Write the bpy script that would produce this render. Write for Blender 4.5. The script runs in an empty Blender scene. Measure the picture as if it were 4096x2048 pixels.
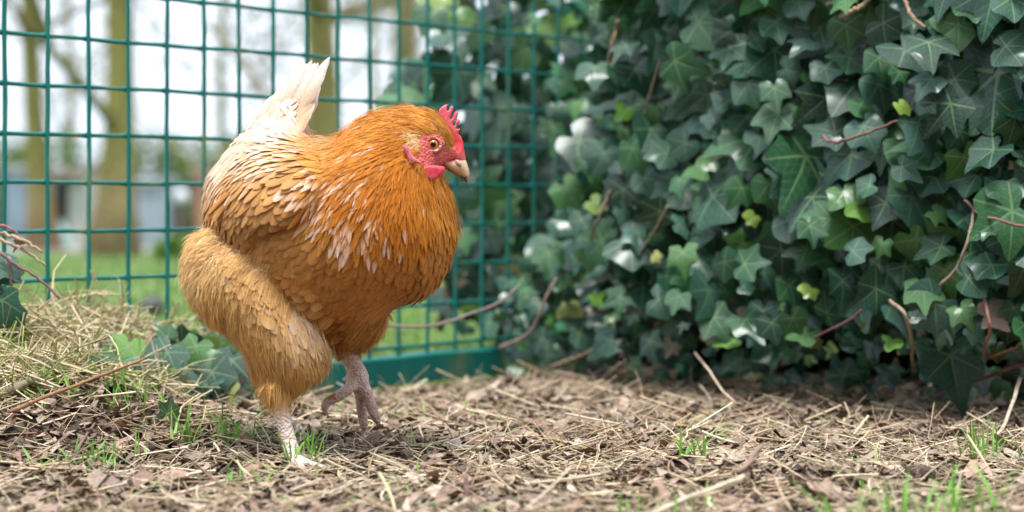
import bpy, math, random
import numpy as np
from mathutils import Vector, Matrix

rng = np.random.default_rng(11)
random.seed(11)
R = math.radians
scene = bpy.context.scene
COL = scene.collection

# ------------------------------------------------------------------ camera, sky, sun, exposure
F, HZ, CH = 2076.0, 195.0, 0.23          # focal length and horizon in pixels of a 1024 px frame, lens height in metres
cam_d = bpy.data.cameras.new('camera')
cam_d.sensor_width = 36.0
cam_d.lens = 36.0 * F / 1024.0
cam_d.shift_y = -(256.0 - HZ) / 1024.0
cam_d.clip_start = 0.05
cam_d.clip_end = 900.0
cam_d.dof.use_dof = True
cam_d.dof.focus_distance = 1.81
cam_d.dof.aperture_fstop = 4.6
cam = bpy.data.objects.new('camera', cam_d)
cam.location = (0, 0, CH)
cam.rotation_euler = (R(90), 0, 0)
COL.objects.link(cam)
scene.camera = cam

SUN_EL, SUN_AZ = R(73), R(195)            # high soft sun a little behind the lens, to the left
world = bpy.data.worlds.new('World')
scene.world = world
world.use_nodes = True
wn, wl = world.node_tree.nodes, world.node_tree.links
wn.clear()
sky = wn.new('ShaderNodeTexSky')
sky.sky_type = 'NISHITA'
sky.sun_disc = False
sky.sun_elevation = SUN_EL
sky.sun_rotation = SUN_AZ
sky.air_density = 1.0
sky.dust_density = 4.0
sky.ozone_density = 1.0
hsv = wn.new('ShaderNodeHueSaturation')
hsv.inputs['Saturation'].default_value = 0.55
bg = wn.new('ShaderNodeBackground')
bg.inputs['Strength'].default_value = 0.125
wo = wn.new('ShaderNodeOutputWorld')
wl.new(sky.outputs[0], hsv.inputs['Color'])
veil = wn.new('ShaderNodeMix'); veil.data_type = 'RGBA'
veil.inputs['Factor'].default_value = 0.72          # share of the sky that even cloud covers
veil.inputs['B'].default_value = (4.6, 5.1, 6.0, 1)
wl.new(hsv.outputs[0], veil.inputs['A'])
wl.new(veil.outputs['Result'], bg.inputs['Color'])
wl.new(bg.outputs[0], wo.inputs[0])

sun_d = bpy.data.lights.new('sun', 'SUN')
sun_d.energy = 1.5
sun_d.angle = R(15)
sun_d.color = (1.0, 0.985, 0.965)
sun = bpy.data.objects.new('sun', sun_d)
# direction towards the sun: Blender's sky rotates clockwise from +Y
sd = Vector((math.sin(SUN_AZ) * math.cos(SUN_EL), math.cos(SUN_AZ) * math.cos(SUN_EL), math.sin(SUN_EL)))
sun.rotation_euler = sd.to_track_quat('Z', 'Y').to_euler()
sun.location = (0, 0, 5)
COL.objects.link(sun)

scene.view_settings.view_transform = 'Standard'
scene.view_settings.look = 'None'
scene.view_settings.exposure = 1.45
scene.view_settings.gamma = 1.0
scene.view_settings.use_curve_mapping = False
scene.cycles.use_denoising = True
scene.cycles.max_bounces = 6
scene.cycles.diffuse_bounces = 3
scene.cycles.glossy_bounces = 2
scene.cycles.transparent_max_bounces = 4
scene.cycles.caustics_reflective = False
scene.cycles.caustics_refractive = False


# ------------------------------------------------------------------ helpers
def P(px, py, Y):
    """world point seen at a pixel of the 1024 px frame, at distance Y"""
    return np.array([(px - 512.0) / F * Y, Y, CH - (py - HZ) / F * Y])


def make_mesh(name, V, Fs, mat, col=None, loc=None, smooth=True):
    me = bpy.data.meshes.new(name)
    V = np.ascontiguousarray(V, dtype=np.float32)
    if isinstance(Fs, np.ndarray):
        Fs = [Fs]
    Fs = [np.asarray(f, dtype=np.int32) for f in Fs if len(f)]
    loops = np.concatenate([f.ravel() for f in Fs])
    tot = np.concatenate([np.full(len(f), f.shape[1]) for f in Fs])
    start = np.concatenate([[0], np.cumsum(tot)[:-1]]).astype(np.int32)
    me.vertices.add(len(V))
    me.vertices.foreach_set('co', V.ravel())
    me.loops.add(len(loops))
    me.loops.foreach_set('vertex_index', loops)
    me.polygons.add(len(tot))
    me.polygons.foreach_set('loop_start', start)
    me.update(calc_edges=True)
    me.polygons.foreach_set('use_smooth', np.full(len(tot), smooth))
    if col is not None:
        c = np.ones((len(V), 4), np.float32)
        c[:, :3] = col
        a = me.attributes.new('Col', 'FLOAT_COLOR', 'POINT')
        a.data.foreach_set('color', c.ravel())
    if loc is not None:
        a = me.attributes.new('Local', 'FLOAT_VECTOR', 'POINT')
        a.data.foreach_set('vector', np.ascontiguousarray(loc, dtype=np.float32).ravel())
    if mat is not None:
        me.materials.append(mat)
    return me


def link(name, me, parent=None):
    o = bpy.data.objects.new(name, me)
    COL.objects.link(o)
    if parent is not None:
        o.parent = parent
        o.matrix_parent_inverse = Matrix.Translation(parent['_loc']).inverted() if '_loc' in parent else Matrix()
    return o


def obj(name, V, Fs, mat, parent=None, col=None, loc=None, smooth=True):
    return link(name, make_mesh(name, V, Fs, mat, col, loc, smooth), parent)


def tag(o, label, cat, group=None):
    o['label'] = label
    o['category'] = cat
    if group:
        o['group'] = group
    return o


def empty(name, at, label=None, cat=None, group=None):
    o = bpy.data.objects.new(name, None)
    o.empty_display_size = 0.02
    o.location = at
    o['_loc'] = [float(v) for v in at]
    COL.objects.link(o)
    if label:
        tag(o, label, cat, group)
    return o


def tube(path, rad, n=6, cap=True):
    """closed tube along a path; returns verts, [quads, tris]"""
    path = np.asarray(path, float)
    m = len(path)
    rad = np.broadcast_to(np.asarray(rad, float), (m,))
    tan = np.gradient(path, axis=0)
    tan /= np.linalg.norm(tan, axis=1, keepdims=True) + 1e-12
    up = np.array([0.13, 0.21, 0.97])
    if abs(tan[0] @ up) > 0.93:
        up = np.array([0.97, 0.13, 0.1])
    a = np.cross(tan, up)
    a /= np.linalg.norm(a, axis=1, keepdims=True) + 1e-12
    b = np.cross(tan, a)
    th = np.arange(n) * 2 * math.pi / n
    V = path[:, None, :] + rad[:, None, None] * (np.cos(th)[None, :, None] * a[:, None, :] + np.sin(th)[None, :, None] * b[:, None, :])
    V = V.reshape(-1, 3)
    i = np.arange(m - 1)[:, None] * n
    j = np.arange(n)[None, :]
    k = (np.arange(n)[None, :] + 1) % n
    Q = np.stack([i + j, i + k, i + n + k, i + n + j], -1).reshape(-1, 4)
    T = np.zeros((0, 3), int)
    if cap:
        V = np.vstack([V, path[0], path[-1]])
        c0, c1 = m * n, m * n + 1
        jj = np.arange(n)
        kk = (jj + 1) % n
        T = np.vstack([np.stack([np.full(n, c0), kk, jj], -1), np.stack([np.full(n, c1), (m - 1) * n + jj, (m - 1) * n + kk], -1)])
    return V, [Q, T]


def join(parts):
    """parts: list of (V, [faces...], col or None)"""
    Vs, Q, T, C, off = [], [], [], [], 0
    for p in parts:
        V, Fs = p[0], p[1]
        if isinstance(Fs, np.ndarray):
            Fs = [Fs]
        for f in Fs:
            if len(f) == 0:
                continue
            (Q if f.shape[1] == 4 else T).append(np.asarray(f) + off)
        Vs.append(V)
        if len(p) > 2 and p[2] is not None:
            C.append(np.broadcast_to(np.asarray(p[2], float), (len(V), 3)))
        off += len(V)
    Fo = []
    if Q:
        Fo.append(np.vstack(Q))
    if T:
        Fo.append(np.vstack(T))
    return np.vstack(Vs), Fo, (np.vstack(C) if C else None)


def catmull(pts, n):
    pts = np.asarray(pts, float)
    q = np.vstack([2 * pts[0] - pts[1], pts, 2 * pts[-1] - pts[-2]])
    out = []
    segs = len(pts) - 1
    for t in np.linspace(0, segs - 1e-6, n):
        i = int(t)
        f = t - i
        p0, p1, p2, p3 = q[i], q[i + 1], q[i + 2], q[i + 3]
        out.append(0.5 * ((2 * p1) + (-p0 + p2) * f + (2 * p0 - 5 * p1 + 4 * p2 - p3) * f * f + (-p0 + 3 * p1 - 3 * p2 + p3) * f ** 3))
    return np.array(out)


def box(c, s, rz=0.0):
    c, s = np.asarray(c, float), np.asarray(s, float) / 2
    V = np.array([[x, y, z] for x in (-1, 1) for y in (-1, 1) for z in (-1, 1)], float) * s
    cr, sr = math.cos(rz), math.sin(rz)
    V = np.stack([V[:, 0] * cr - V[:, 1] * sr, V[:, 0] * sr + V[:, 1] * cr, V[:, 2]], -1) + c
    Q = np.array([[0, 1, 3, 2], [4, 6, 7, 5], [0, 4, 5, 1], [2, 3, 7, 6], [0, 2, 6, 4], [1, 5, 7, 3]])
    return V, [Q]


def uv_sphere(c, r, n=20, m=14, sc=(1, 1, 1)):
    th = np.linspace(0, math.pi, m)[:, None]
    ph = np.arange(n)[None] * 2 * math.pi / n
    V = np.stack([np.sin(th) * np.cos(ph) * sc[0], -np.cos(th) * np.ones_like(ph) * sc[1], np.sin(th) * np.sin(ph) * sc[2]], -1).reshape(-1, 3) * r + np.asarray(c)
    Q = np.array([[i * n + j, (i + 1) * n + j, (i + 1) * n + (j + 1) % n, i * n + (j + 1) % n] for i in range(m - 1) for j in range(n)])
    return V, Q


_perm = np.random.default_rng(3).random((256, 256))


def vnoise(x, y):
    x, y = np.asarray(x, float), np.asarray(y, float)
    xi, yi = np.floor(x).astype(int), np.floor(y).astype(int)
    fx, fy = x - xi, y - yi
    fx, fy = fx * fx * (3 - 2 * fx), fy * fy * (3 - 2 * fy)
    g = lambda a, b: _perm[a & 255, b & 255]
    return (g(xi, yi) * (1 - fx) + g(xi + 1, yi) * fx) * (1 - fy) + (g(xi, yi + 1) * (1 - fx) + g(xi + 1, yi + 1) * fx) * fy


def fbm(x, y, o=4):
    s, a, t = 0.0, 1.0, 0.0
    for k in range(o):
        s = s + a * vnoise(x * 2 ** k + 17.3 * k, y * 2 ** k + 5.1 * k)
        t += a
        a *= 0.5
    return s / t


def sstep(a, b, x):
    t = np.clip((np.asarray(x, float) - a) / (b - a), 0, 1)
    return t * t * (3 - 2 * t)


def unit(v):
    return v / (np.linalg.norm(v, axis=-1, keepdims=True) + 1e-12)


# ------------------------------------------------------------------ materials
def mat_base(name, rough=0.6, spec=0.4):
    m = bpy.data.materials.new(name)
    m.use_nodes = True
    b = m.node_tree.nodes['Principled BSDF']
    b.inputs['Roughness'].default_value = rough
    b.inputs['Specular IOR Level'].default_value = spec
    return m, m.node_tree.nodes, m.node_tree.links, b


def mat_attr(name, rough=0.6, spec=0.4, nscale=60.0, namt=0.35, bump=0.0, bscale=400.0, sheen=0.0, transl=0.0, sss=0.0):
    """colour from the mesh's own colour attribute, broken up by noise"""
    m, N, L, b = mat_base(name, rough, spec)
    at = N.new('ShaderNodeAttribute')
    at.attribute_name = 'Col'
    tc = N.new('ShaderNodeTexCoord')
    nz = N.new('ShaderNodeTexNoise')
    nz.inputs['Scale'].default_value = nscale
    nz.inputs['Detail'].default_value = 4
    L.new(tc.outputs['Object'], nz.inputs['Vector'])
    mr = N.new('ShaderNodeMapRange')
    mr.inputs['From Min'].default_value = 0.25
    mr.inputs['From Max'].default_value = 0.75
    mr.inputs['To Min'].default_value = 1 - namt
    mr.inputs['To Max'].default_value = 1 + namt
    L.new(nz.outputs['Fac'], mr.inputs['Value'])
    mx = N.new('ShaderNodeVectorMath')
    mx.operation = 'SCALE'
    L.new(at.outputs['Color'], mx.inputs[0])
    L.new(mr.outputs['Result'], mx.inputs['Scale'])
    L.new(mx.outputs[0], b.inputs['Base Color'])
    if bump:
        n2 = N.new('ShaderNodeTexNoise')
        n2.inputs['Scale'].default_value = bscale
        n2.inputs['Detail'].default_value = 3
        L.new(tc.outputs['Object'], n2.inputs['Vector'])
        bp = N.new('ShaderNodeBump')
        bp.inputs['Strength'].default_value = bump
        bp.inputs['Distance'].default_value = 0.002
        L.new(n2.outputs['Fac'], bp.inputs['Height'])
        L.new(bp.outputs[0], b.inputs['Normal'])
    if sheen:
        b.inputs['Sheen Weight'].default_value = sheen
        b.inputs['Sheen Roughness'].default_value = 0.5
    if sss:
        b.inputs['Subsurface Weight'].default_value = sss
        b.inputs['Subsurface Radius'].default_value = (1.0, 0.35, 0.25)
        b.inputs['Subsurface Scale'].default_value = 0.004
    if transl:
        tr = N.new('ShaderNodeBsdfTranslucent')
        L.new(mx.outputs[0], tr.inputs['Color'])
        ms = N.new('ShaderNodeMixShader')
        ms.inputs[0].default_value = transl
        out = N['Material Output']
        L.new(b.outputs[0], ms.inputs[1])
        L.new(tr.outputs[0], ms.inputs[2])
        L.new(ms.outputs[0], out.inputs['Surface'])
    return m


M_feather = mat_attr('feather', 0.6, 0.13, 700, 0.16, transl=0.12)
M_fluff = mat_attr('down_feather', 0.8, 0.06, 500, 0.10, sheen=0.06, transl=0.2)
M_skin = mat_attr('hen_skin', 0.5, 0.4, 900, 0.22, bump=0.5, bscale=900, sss=0.15)
_N, _L = M_skin.node_tree.nodes, M_skin.node_tree.links
_v = _N.new('ShaderNodeTexVoronoi'); _v.inputs['Scale'].default_value = 420
_tc = [x for x in _N if x.type == 'TEX_COORD'][0]
_L.new(_tc.outputs['Object'], _v.inputs['Vector'])
_bp = [x for x in _N if x.type == 'BUMP'][0]
_bp.inputs['Strength'].default_value = 0.8
_bp.invert = True
_L.new(_v.outputs['Distance'], _bp.inputs['Height'])
M_comb = mat_attr('comb_flesh', 0.42, 0.45, 600, 0.16, bump=0.35, bscale=1200, sss=0.2)
M_beak = mat_attr('beak_horn', 0.38, 0.5, 300, 0.15, bump=0.1, bscale=600)
M_litter = mat_attr('leaf_litter', 0.85, 0.2, 260, 0.35)
M_straw = mat_attr('straw', 0.6, 0.3, 200, 0.22)
M_grass = mat_attr('grass_blade', 0.5, 0.35, 120, 0.2, transl=0.3)
M_bark = mat_attr('bark', 0.85, 0.2, 30, 0.4, bump=0.8, bscale=90)
M_stem = mat_attr('ivy_stem', 0.7, 0.3, 150, 0.3, bump=0.5, bscale=500)
M_far = mat_attr('weathered_surface', 0.7, 0.3, 6, 0.15)
M_hedge = mat_attr('hedge_leaf', 0.6, 0.3, 3, 0.3, transl=0.2)


def leaf_material(name):
    """ivy blade: dark lamina with pale veins that run from the stalk to the lobe tips, brown spots"""
    m, N, L, b = mat_base(name, 0.36, 0.4)
    b.inputs['Coat Weight'].default_value = 0.35
    b.inputs['Coat Roughness'].default_value = 0.2
    at = N.new('ShaderNodeAttribute'); at.attribute_name = 'Col'
    lo = N.new('ShaderNodeAttribute'); lo.attribute_name = 'Local'
    sep = N.new('ShaderNodeSeparateXYZ'); L.new(lo.outputs['Vector'], sep.inputs[0])

    def math_(op, a, c=None, d=None):
        n = N.new('ShaderNodeMath'); n.operation = op
        for i, v in enumerate((a, c, d)):
            if v is None:
                continue
            if isinstance(v, (int, float)):
                n.inputs[i].default_value = v
            else:
                L.new(v, n.inputs[i])
        return n.outputs[0]
    best = None
    X, Y = sep.outputs['X'], sep.outputs['Y']
    for ang, ln in ((-90, 1.0), (-38, .85), (218, .85), (28, .6), (152, .6)):
        ca, sa = math.cos(R(ang)), math.sin(R(ang))
        u = math_('ADD', math_('MULTIPLY', X, ca), math_('MULTIPLY', Y, sa))
        v = math_('ABSOLUTE', math_('ADD', math_('MULTIPLY', X, -sa), math_('MULTIPLY', Y, ca)))
        # side veins leave the main vein at an angle
        side = math_('PINGPONG', math_('SUBTRACT', u, math_('MULTIPLY', v, 0.8)), 0.085)
        near = math_('LESS_THAN', v, 0.26)
        pos = math_('GREATER_THAN', u, 0.0)
        w = math_('MULTIPLY', math_('SUBTRACT', 1.15, u), 0.024)
        main = math_('MULTIPLY', math_('LESS_THAN', v, w), pos)
        sv = math_('MULTIPLY', math_('MULTIPLY', math_('LESS_THAN', side, 0.007), near), math_('MULTIPLY', pos, 0.45))
        t = math_('MAXIMUM', main, sv)
        best = t if best is None else math_('MAXIMUM', best, t)
    tc = N.new('ShaderNodeTexCoord')
    nz = N.new('ShaderNodeTexNoise'); nz.inputs['Scale'].default_value = 55; nz.inputs['Detail'].default_value = 5
    L.new(tc.outputs['Object'], nz.inputs['Vector'])
    mr = N.new('ShaderNodeMapRange')
    mr.inputs['From Min'].default_value = 0.3; mr.inputs['From Max'].default_value = 0.7
    mr.inputs['To Min'].default_value = 0.65; mr.inputs['To Max'].default_value = 1.35
    L.new(nz.outputs['Fac'], mr.inputs['Value'])
    base = N.new('ShaderNodeVectorMath'); base.operation = 'SCALE'
    L.new(at.outputs['Color'], base.inputs[0]); L.new(mr.outputs[0], base.inputs['Scale'])
    vein = N.new('ShaderNodeMix'); vein.data_type = 'RGBA'
    L.new(math_('MULTIPLY', best, 0.62), vein.inputs['Factor'])
    L.new(base.outputs[0], vein.inputs['A'])
    vein.inputs['B'].default_value = (0.20, 0.34, 0.15, 1)
    n3 = N.new('ShaderNodeTexNoise'); n3.inputs['Scale'].default_value = 38; n3.inputs['Detail'].default_value = 3
    L.new(tc.outputs['Object'], n3.inputs['Vector'])
    sp = N.new('ShaderNodeMapRange')
    sp.inputs['From Min'].default_value = 0.69; sp.inputs['From Max'].default_value = 0.71
    L.new(n3.outputs['Fac'], sp.inputs['Value'])
    spot = N.new('ShaderNodeMix'); spot.data_type = 'RGBA'
    L.new(sp.outputs[0], spot.inputs['Factor'])
    L.new(vein.outputs['Result'], spot.inputs['A'])
    spot.inputs['B'].default_value = (0.48, 0.34, 0.22, 1)
    L.new(spot.outputs['Result'], b.inputs['Base Color'])
    rr = N.new('ShaderNodeMapRange')
    rr.inputs['To Min'].default_value = 0.22; rr.inputs['To Max'].default_value = 0.46
    L.new(nz.outputs['Fac'], rr.inputs['Value'])
    L.new(rr.outputs[0], b.inputs['Roughness'])
    bp = N.new('ShaderNodeBump'); bp.inputs['Strength'].default_value = 0.35; bp.inputs['Distance'].default_value = 0.002
    L.new(math_('ADD', best, math_('MULTIPLY', nz.outputs['Fac'], 1.5)), bp.inputs['Height'])
    L.new(bp.outputs[0], b.inputs['Normal'])
    tr = N.new('ShaderNodeBsdfTranslucent')
    L.new(spot.outputs['Result'], tr.inputs['Color'])
    ms = N.new('ShaderNodeMixShader'); ms.inputs[0].default_value = 0.10
    L.new(b.outputs[0], ms.inputs[1]); L.new(tr.outputs[0], ms.inputs[2])
    L.new(ms.outputs[0], N['Material Output'].inputs['Surface'])
    return m


M_leaf = leaf_material('ivy_leaf')


def paint_material():
    m, N, L, b = mat_base('green_coating', 0.42, 0.5)
    tc = N.new('ShaderNodeTexCoord')
    n1 = N.new('ShaderNodeTexNoise'); n1.inputs['Scale'].default_value = 26; n1.inputs['Detail'].default_value = 6
    mp = N.new('ShaderNodeMapping'); mp.inputs['Scale'].default_value = (1, 1, 0.35)
    L.new(tc.outputs['Object'], mp.inputs['Vector']); L.new(mp.outputs[0], n1.inputs['Vector'])
    cr = N.new('ShaderNodeValToRGB')
    e = cr.color_ramp.elements
    e[0].position = 0.30; e[0].color = (0.0, 0.135, 0.112, 1)
    e[1].position = 0.56; e[1].color = (0.003, 0.18, 0.148, 1)
    x = cr.color_ramp.elements.new(0.62); x.color = (0.055, 0.19, 0.13, 1)
    x = cr.color_ramp.elements.new(0.72); x.color = (0.16, 0.23, 0.12, 1)
    L.new(n1.outputs['Fac'], cr.inputs['Fac'])
    L.new(cr.outputs[0], b.inputs['Base Color'])
    n2 = N.new('ShaderNodeTexNoise'); n2.inputs['Scale'].default_value = 160; n2.inputs['Detail'].default_value = 3
    L.new(tc.outputs['Object'], n2.inputs['Vector'])
    bp = N.new('ShaderNodeBump'); bp.inputs['Strength'].default_value = 0.25; bp.inputs['Distance'].default_value = 0.001
    L.new(n2.outputs['Fac'], bp.inputs['Height']); L.new(bp.outputs[0], b.inputs['Normal'])
    return m


M_paint = paint_material()


def ground_material():
    """soil this side of the fence line, turf beyond it"""
    m, N, L, b = mat_base('soil_and_turf', 0.95, 0.1)
    tc = N.new('ShaderNodeTexCoord')
    at = N.new('ShaderNodeAttribute'); at.attribute_name = 'Col'
    n1 = N.new('ShaderNodeTexNoise'); n1.inputs['Scale'].default_value = 55; n1.inputs['Detail'].default_value = 8
    L.new(tc.outputs['Object'], n1.inputs['Vector'])
    mr = N.new('ShaderNodeMapRange')
    mr.inputs['From Min'].default_value = 0.3; mr.inputs['From Max'].default_value = 0.7
    mr.inputs['To Min'].default_value = 0.6; mr.inputs['To Max'].default_value = 1.4
    L.new(n1.outputs['Fac'], mr.inputs['Value'])
    mx = N.new('ShaderNodeVectorMath'); mx.operation = 'SCALE'
    L.new(at.outputs['Color'], mx.inputs[0]); L.new(mr.outputs[0], mx.inputs['Scale'])
    L.new(mx.outputs[0], b.inputs['Base Color'])
    n2 = N.new('ShaderNodeTexNoise'); n2.inputs['Scale'].default_value = 240; n2.inputs['Detail'].default_value = 6
    L.new(tc.outputs['Object'], n2.inputs['Vector'])
    bp = N.new('ShaderNodeBump'); bp.inputs['Strength'].default_value = 0.9; bp.inputs['Distance'].default_value = 0.006
    L.new(n2.outputs['Fac'], bp.inputs['Height']); L.new(bp.outputs[0], b.inputs['Normal'])
    return m


M_ground = ground_material()

# ------------------------------------------------------------------ the fence line and the ground
FD = np.array([0.617, 0.787])             # direction of the fence on the ground
FA = np.array([-0.5063, 2.067])           # where its first wire in view stands
FN = np.array([FD[1], -FD[0]])            # points to the hen's side


def fence_side(X, Y):
    return (X - FA[0]) * FN[0] + (Y - FA[1]) * FN[1]     # > 0: hen's side


def gz(X, Y):
    """height of the ground"""
    X, Y = np.asarray(X, float), np.asarray(Y, float)
    h = 0.010 * (fbm(X * 9, Y * 9, 3) - 0.5) + 0.010 * (fbm(X * 28 + 7, Y * 28, 3) - 0.5)
    h = (h - .004) * sstep(14, 4, Y)
    h = h - .010 * np.exp(-(fence_side(X, Y) / .10) ** 2) * sstep(-.42, -.3, X)
    m = 0.060 * np.exp(-((X + 0.47) / 0.17) ** 2) * sstep(1.70, 1.93, Y) * sstep(-0.35, 0.06, fence_side(X, Y))
    h = h + m * (0.75 + 0.5 * fbm(X * 14, Y * 14, 3))
    h = h + 0.012 * np.exp(-((X - 0.20) / 0.10) ** 2 - ((Y - 1.66) / 0.05) ** 2) * (0.5 + fbm(X * 25, Y * 25, 2))
    h = h - 0.0155 * np.clip(Y - 4.0, 0, 18)
    return h


def nonuniform(lo, hi, a, b, fine, coarse):
    core = np.arange(a, b + 1e-9, fine)
    left = a - np.cumsum(np.geomspace(fine, coarse, 60)); left = left[left > lo]
    right = b + np.cumsum(np.geomspace(fine, coarse, 60)); right = right[right < hi]
    return np.concatenate([[lo], left[::-1], core, right, [hi]])


gx = nonuniform(-420, 420, -0.75, 1.0, 0.011, 40)
gy = nonuniform(-60, 800, 1.25, 2.95, 0.011, 45)
GX, GY = np.meshgrid(gx, gy)
GV = np.stack([GX, GY, gz(GX, GY)], -1).reshape(-1, 3)
ny, nx = GX.shape
ii, jj = np.meshgrid(np.arange(ny - 1), np.arange(nx - 1), indexing='ij')
GQ = np.stack([ii * nx + jj, ii * nx + jj + 1, (ii + 1) * nx + jj + 1, (ii + 1) * nx + jj], -1).reshape(-1, 4)
fs = fence_side(GV[:, 0], GV[:, 1]) + 0.05 * (fbm(GV[:, 0] * 12, GV[:, 1] * 12, 3) - 0.5)
turf = sstep(0.0, -0.07, fs)[:, None]
gcol = (1 - turf) * np.array([0.17, 0.115, 0.082]) + turf * np.array([0.12, 0.21, 0.045])
ground = obj('ground', GV, GQ, M_ground, col=gcol)
ground['kind'] = 'structure'

# ------------------------------------------------------------------ the mesh gate
gate = empty('wire_gate', (float(FA[0]), float(FA[1]), 0.0), 'teal green welded wire mesh gate with flat bottom rail behind the hen', 'gate')


def fp(t, z, off=0.0):
    return np.array([FA[0] + FD[0] * t + FN[0] * off, FA[1] + FD[1] * t + FN[1] * off, z])


PITCH = 0.054
for n in range(-7, 21):
    zs = np.linspace(0.02, 1.02, 41)
    ph = rng.random(3) * 6.28
    wob = 0.0003 * np.sin(zs * 62.8 + ph[0]) + 0.0005 * np.sin(zs * 23 + ph[1])
    lean = rng.normal(0, 0.0012)
    path = np.array([fp(n * PITCH + w + lean * z, z, 0.0018) for z, w in zip(zs, wob)])
    V, Fc = tube(path, 0.0024 * (1 + 0.05 * np.sin(zs * 90 + ph[2])), 7)
    obj('vertical_wire', V, Fc, M_paint, gate)
ROWS = [0.0437 + 0.0497 * k for k in range(20)]
for z in ROWS:
    ts = np.concatenate([n * PITCH + np.array([-.020, -.0065, -.0035, 0, .0035, .0065]) for n in range(-7, 21)])
    ph = rng.random(2) * 6.28
    wob = 0.0003 * np.sin(ts * 58 + ph[0]) + 0.0005 * np.sin(ts * 19 + ph[1])
    path = np.array([fp(t, z + w, -0.0018) for t, w in zip(ts, wob)])
    V, Fc = tube(path, 0.0023 * np.tile([1, 1, 1.22, 1.38, 1.22, 1], 28), 7)
    obj('horizontal_wire', V, Fc, M_paint, gate)
# bottom rail: square tube with softened edges, ends a little short of the wires
ts = np.linspace(-7.5 * PITCH, 14.55 * PITCH, 40)
hw, hh, ch_ = .0150, .0172, .0022
sec = [(-hw, -hh + ch_), (-hw + ch_, -hh), (hw - ch_, -hh), (hw, -hh + ch_), (hw, hh - ch_), (hw - ch_, hh), (-hw + ch_, hh), (-hw, hh - ch_)]
V = np.array([fp(t, 0.0172 + sz + 0.0006 * math.sin(t * 31), so) for t in ts for so, sz in sec])
Q = [[i * 8 + j, i * 8 + (j + 1) % 8, (i + 1) * 8 + (j + 1) % 8, (i + 1) * 8 + j] for i in range(len(ts) - 1) for j in range(8)]
e0, e1 = len(V), len(V) + 1
V = np.vstack([V, fp(ts[0], 0.0172), fp(ts[-1], 0.0172)])
T = [[e0, (j + 1) % 8, j] for j in range(8)] + [[e1, 39 * 8 + j, 39 * 8 + (j + 1) % 8] for j in range(8)]
obj('bottom_rail', V, [np.array(Q), np.array(T)], M_paint, gate, smooth=False)

# ------------------------------------------------------------------ the hen
DS = 2.5156                                # the outlines below were read off at this many pixels per frame pixel
HY = 1.80                                  # distance of the hen's middle
PXM = HY / F                               # metres per frame pixel there
HEN = P(300, 460, HY)
HEN_AT = (float(HEN[0]), HY, 0.0)
hen = empty('hen', HEN_AT, 'ginger brown hen with pale upright tail stepping forward, one foot raised', 'hen')


def yaw_shift(dx):
    """the tail end stands farther back than the breast (dx in outline pixels)"""
    return np.interp(dx, [480, 700, 900, 1150], [0.040, 0.018, 0.0, -0.014])


def D(x, y, dep=0.0, plane=None):
    """outline pixel to world; dep: metres behind the hen's middle plane"""
    x, y = np.asarray(x, float), np.asarray(y, float)
    px, py = x / DS, y / DS
    Yp = np.broadcast_to(HY + dep if plane is None else HY + plane, px.shape)
    return np.stack([(px - 512) / F * Yp, np.broadcast_to(HY + dep, px.shape) * 1.0, CH - (py - HZ) / F * Yp], -1)


def inside(poly, X, Y):
    poly = np.asarray(poly, float)
    res = np.zeros(X.shape, bool)
    n = len(poly)
    for i in range(n):
        x0, y0 = poly[i]
        x1, y1 = poly[(i + 1) % n]
        c = (y0 > Y) != (y1 > Y)
        if y0 != y1:
            res ^= c & (X < (x1 - x0) * (Y - y0) / (y1 - y0) + x0)
    return res


def closed_curve(pts, n):
    pts = np.asarray(pts, float)
    m = len(pts)
    q = np.vstack([pts[-1], pts, pts[0], pts[1]])
    out = []
    for t in np.linspace(0, m, n, endpoint=False):
        i = int(t); f = t - i
        p0, p1, p2, p3 = q[i], q[i + 1], q[i + 2], q[i + 3]
        out.append(0.5 * ((2 * p1) + (-p0 + p2) * f + (2 * p0 - 5 * p1 + 4 * p2 - p3) * f * f + (-p0 + 3 * p1 - 3 * p2 + p3) * f ** 3))
    return np.array(out)


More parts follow.
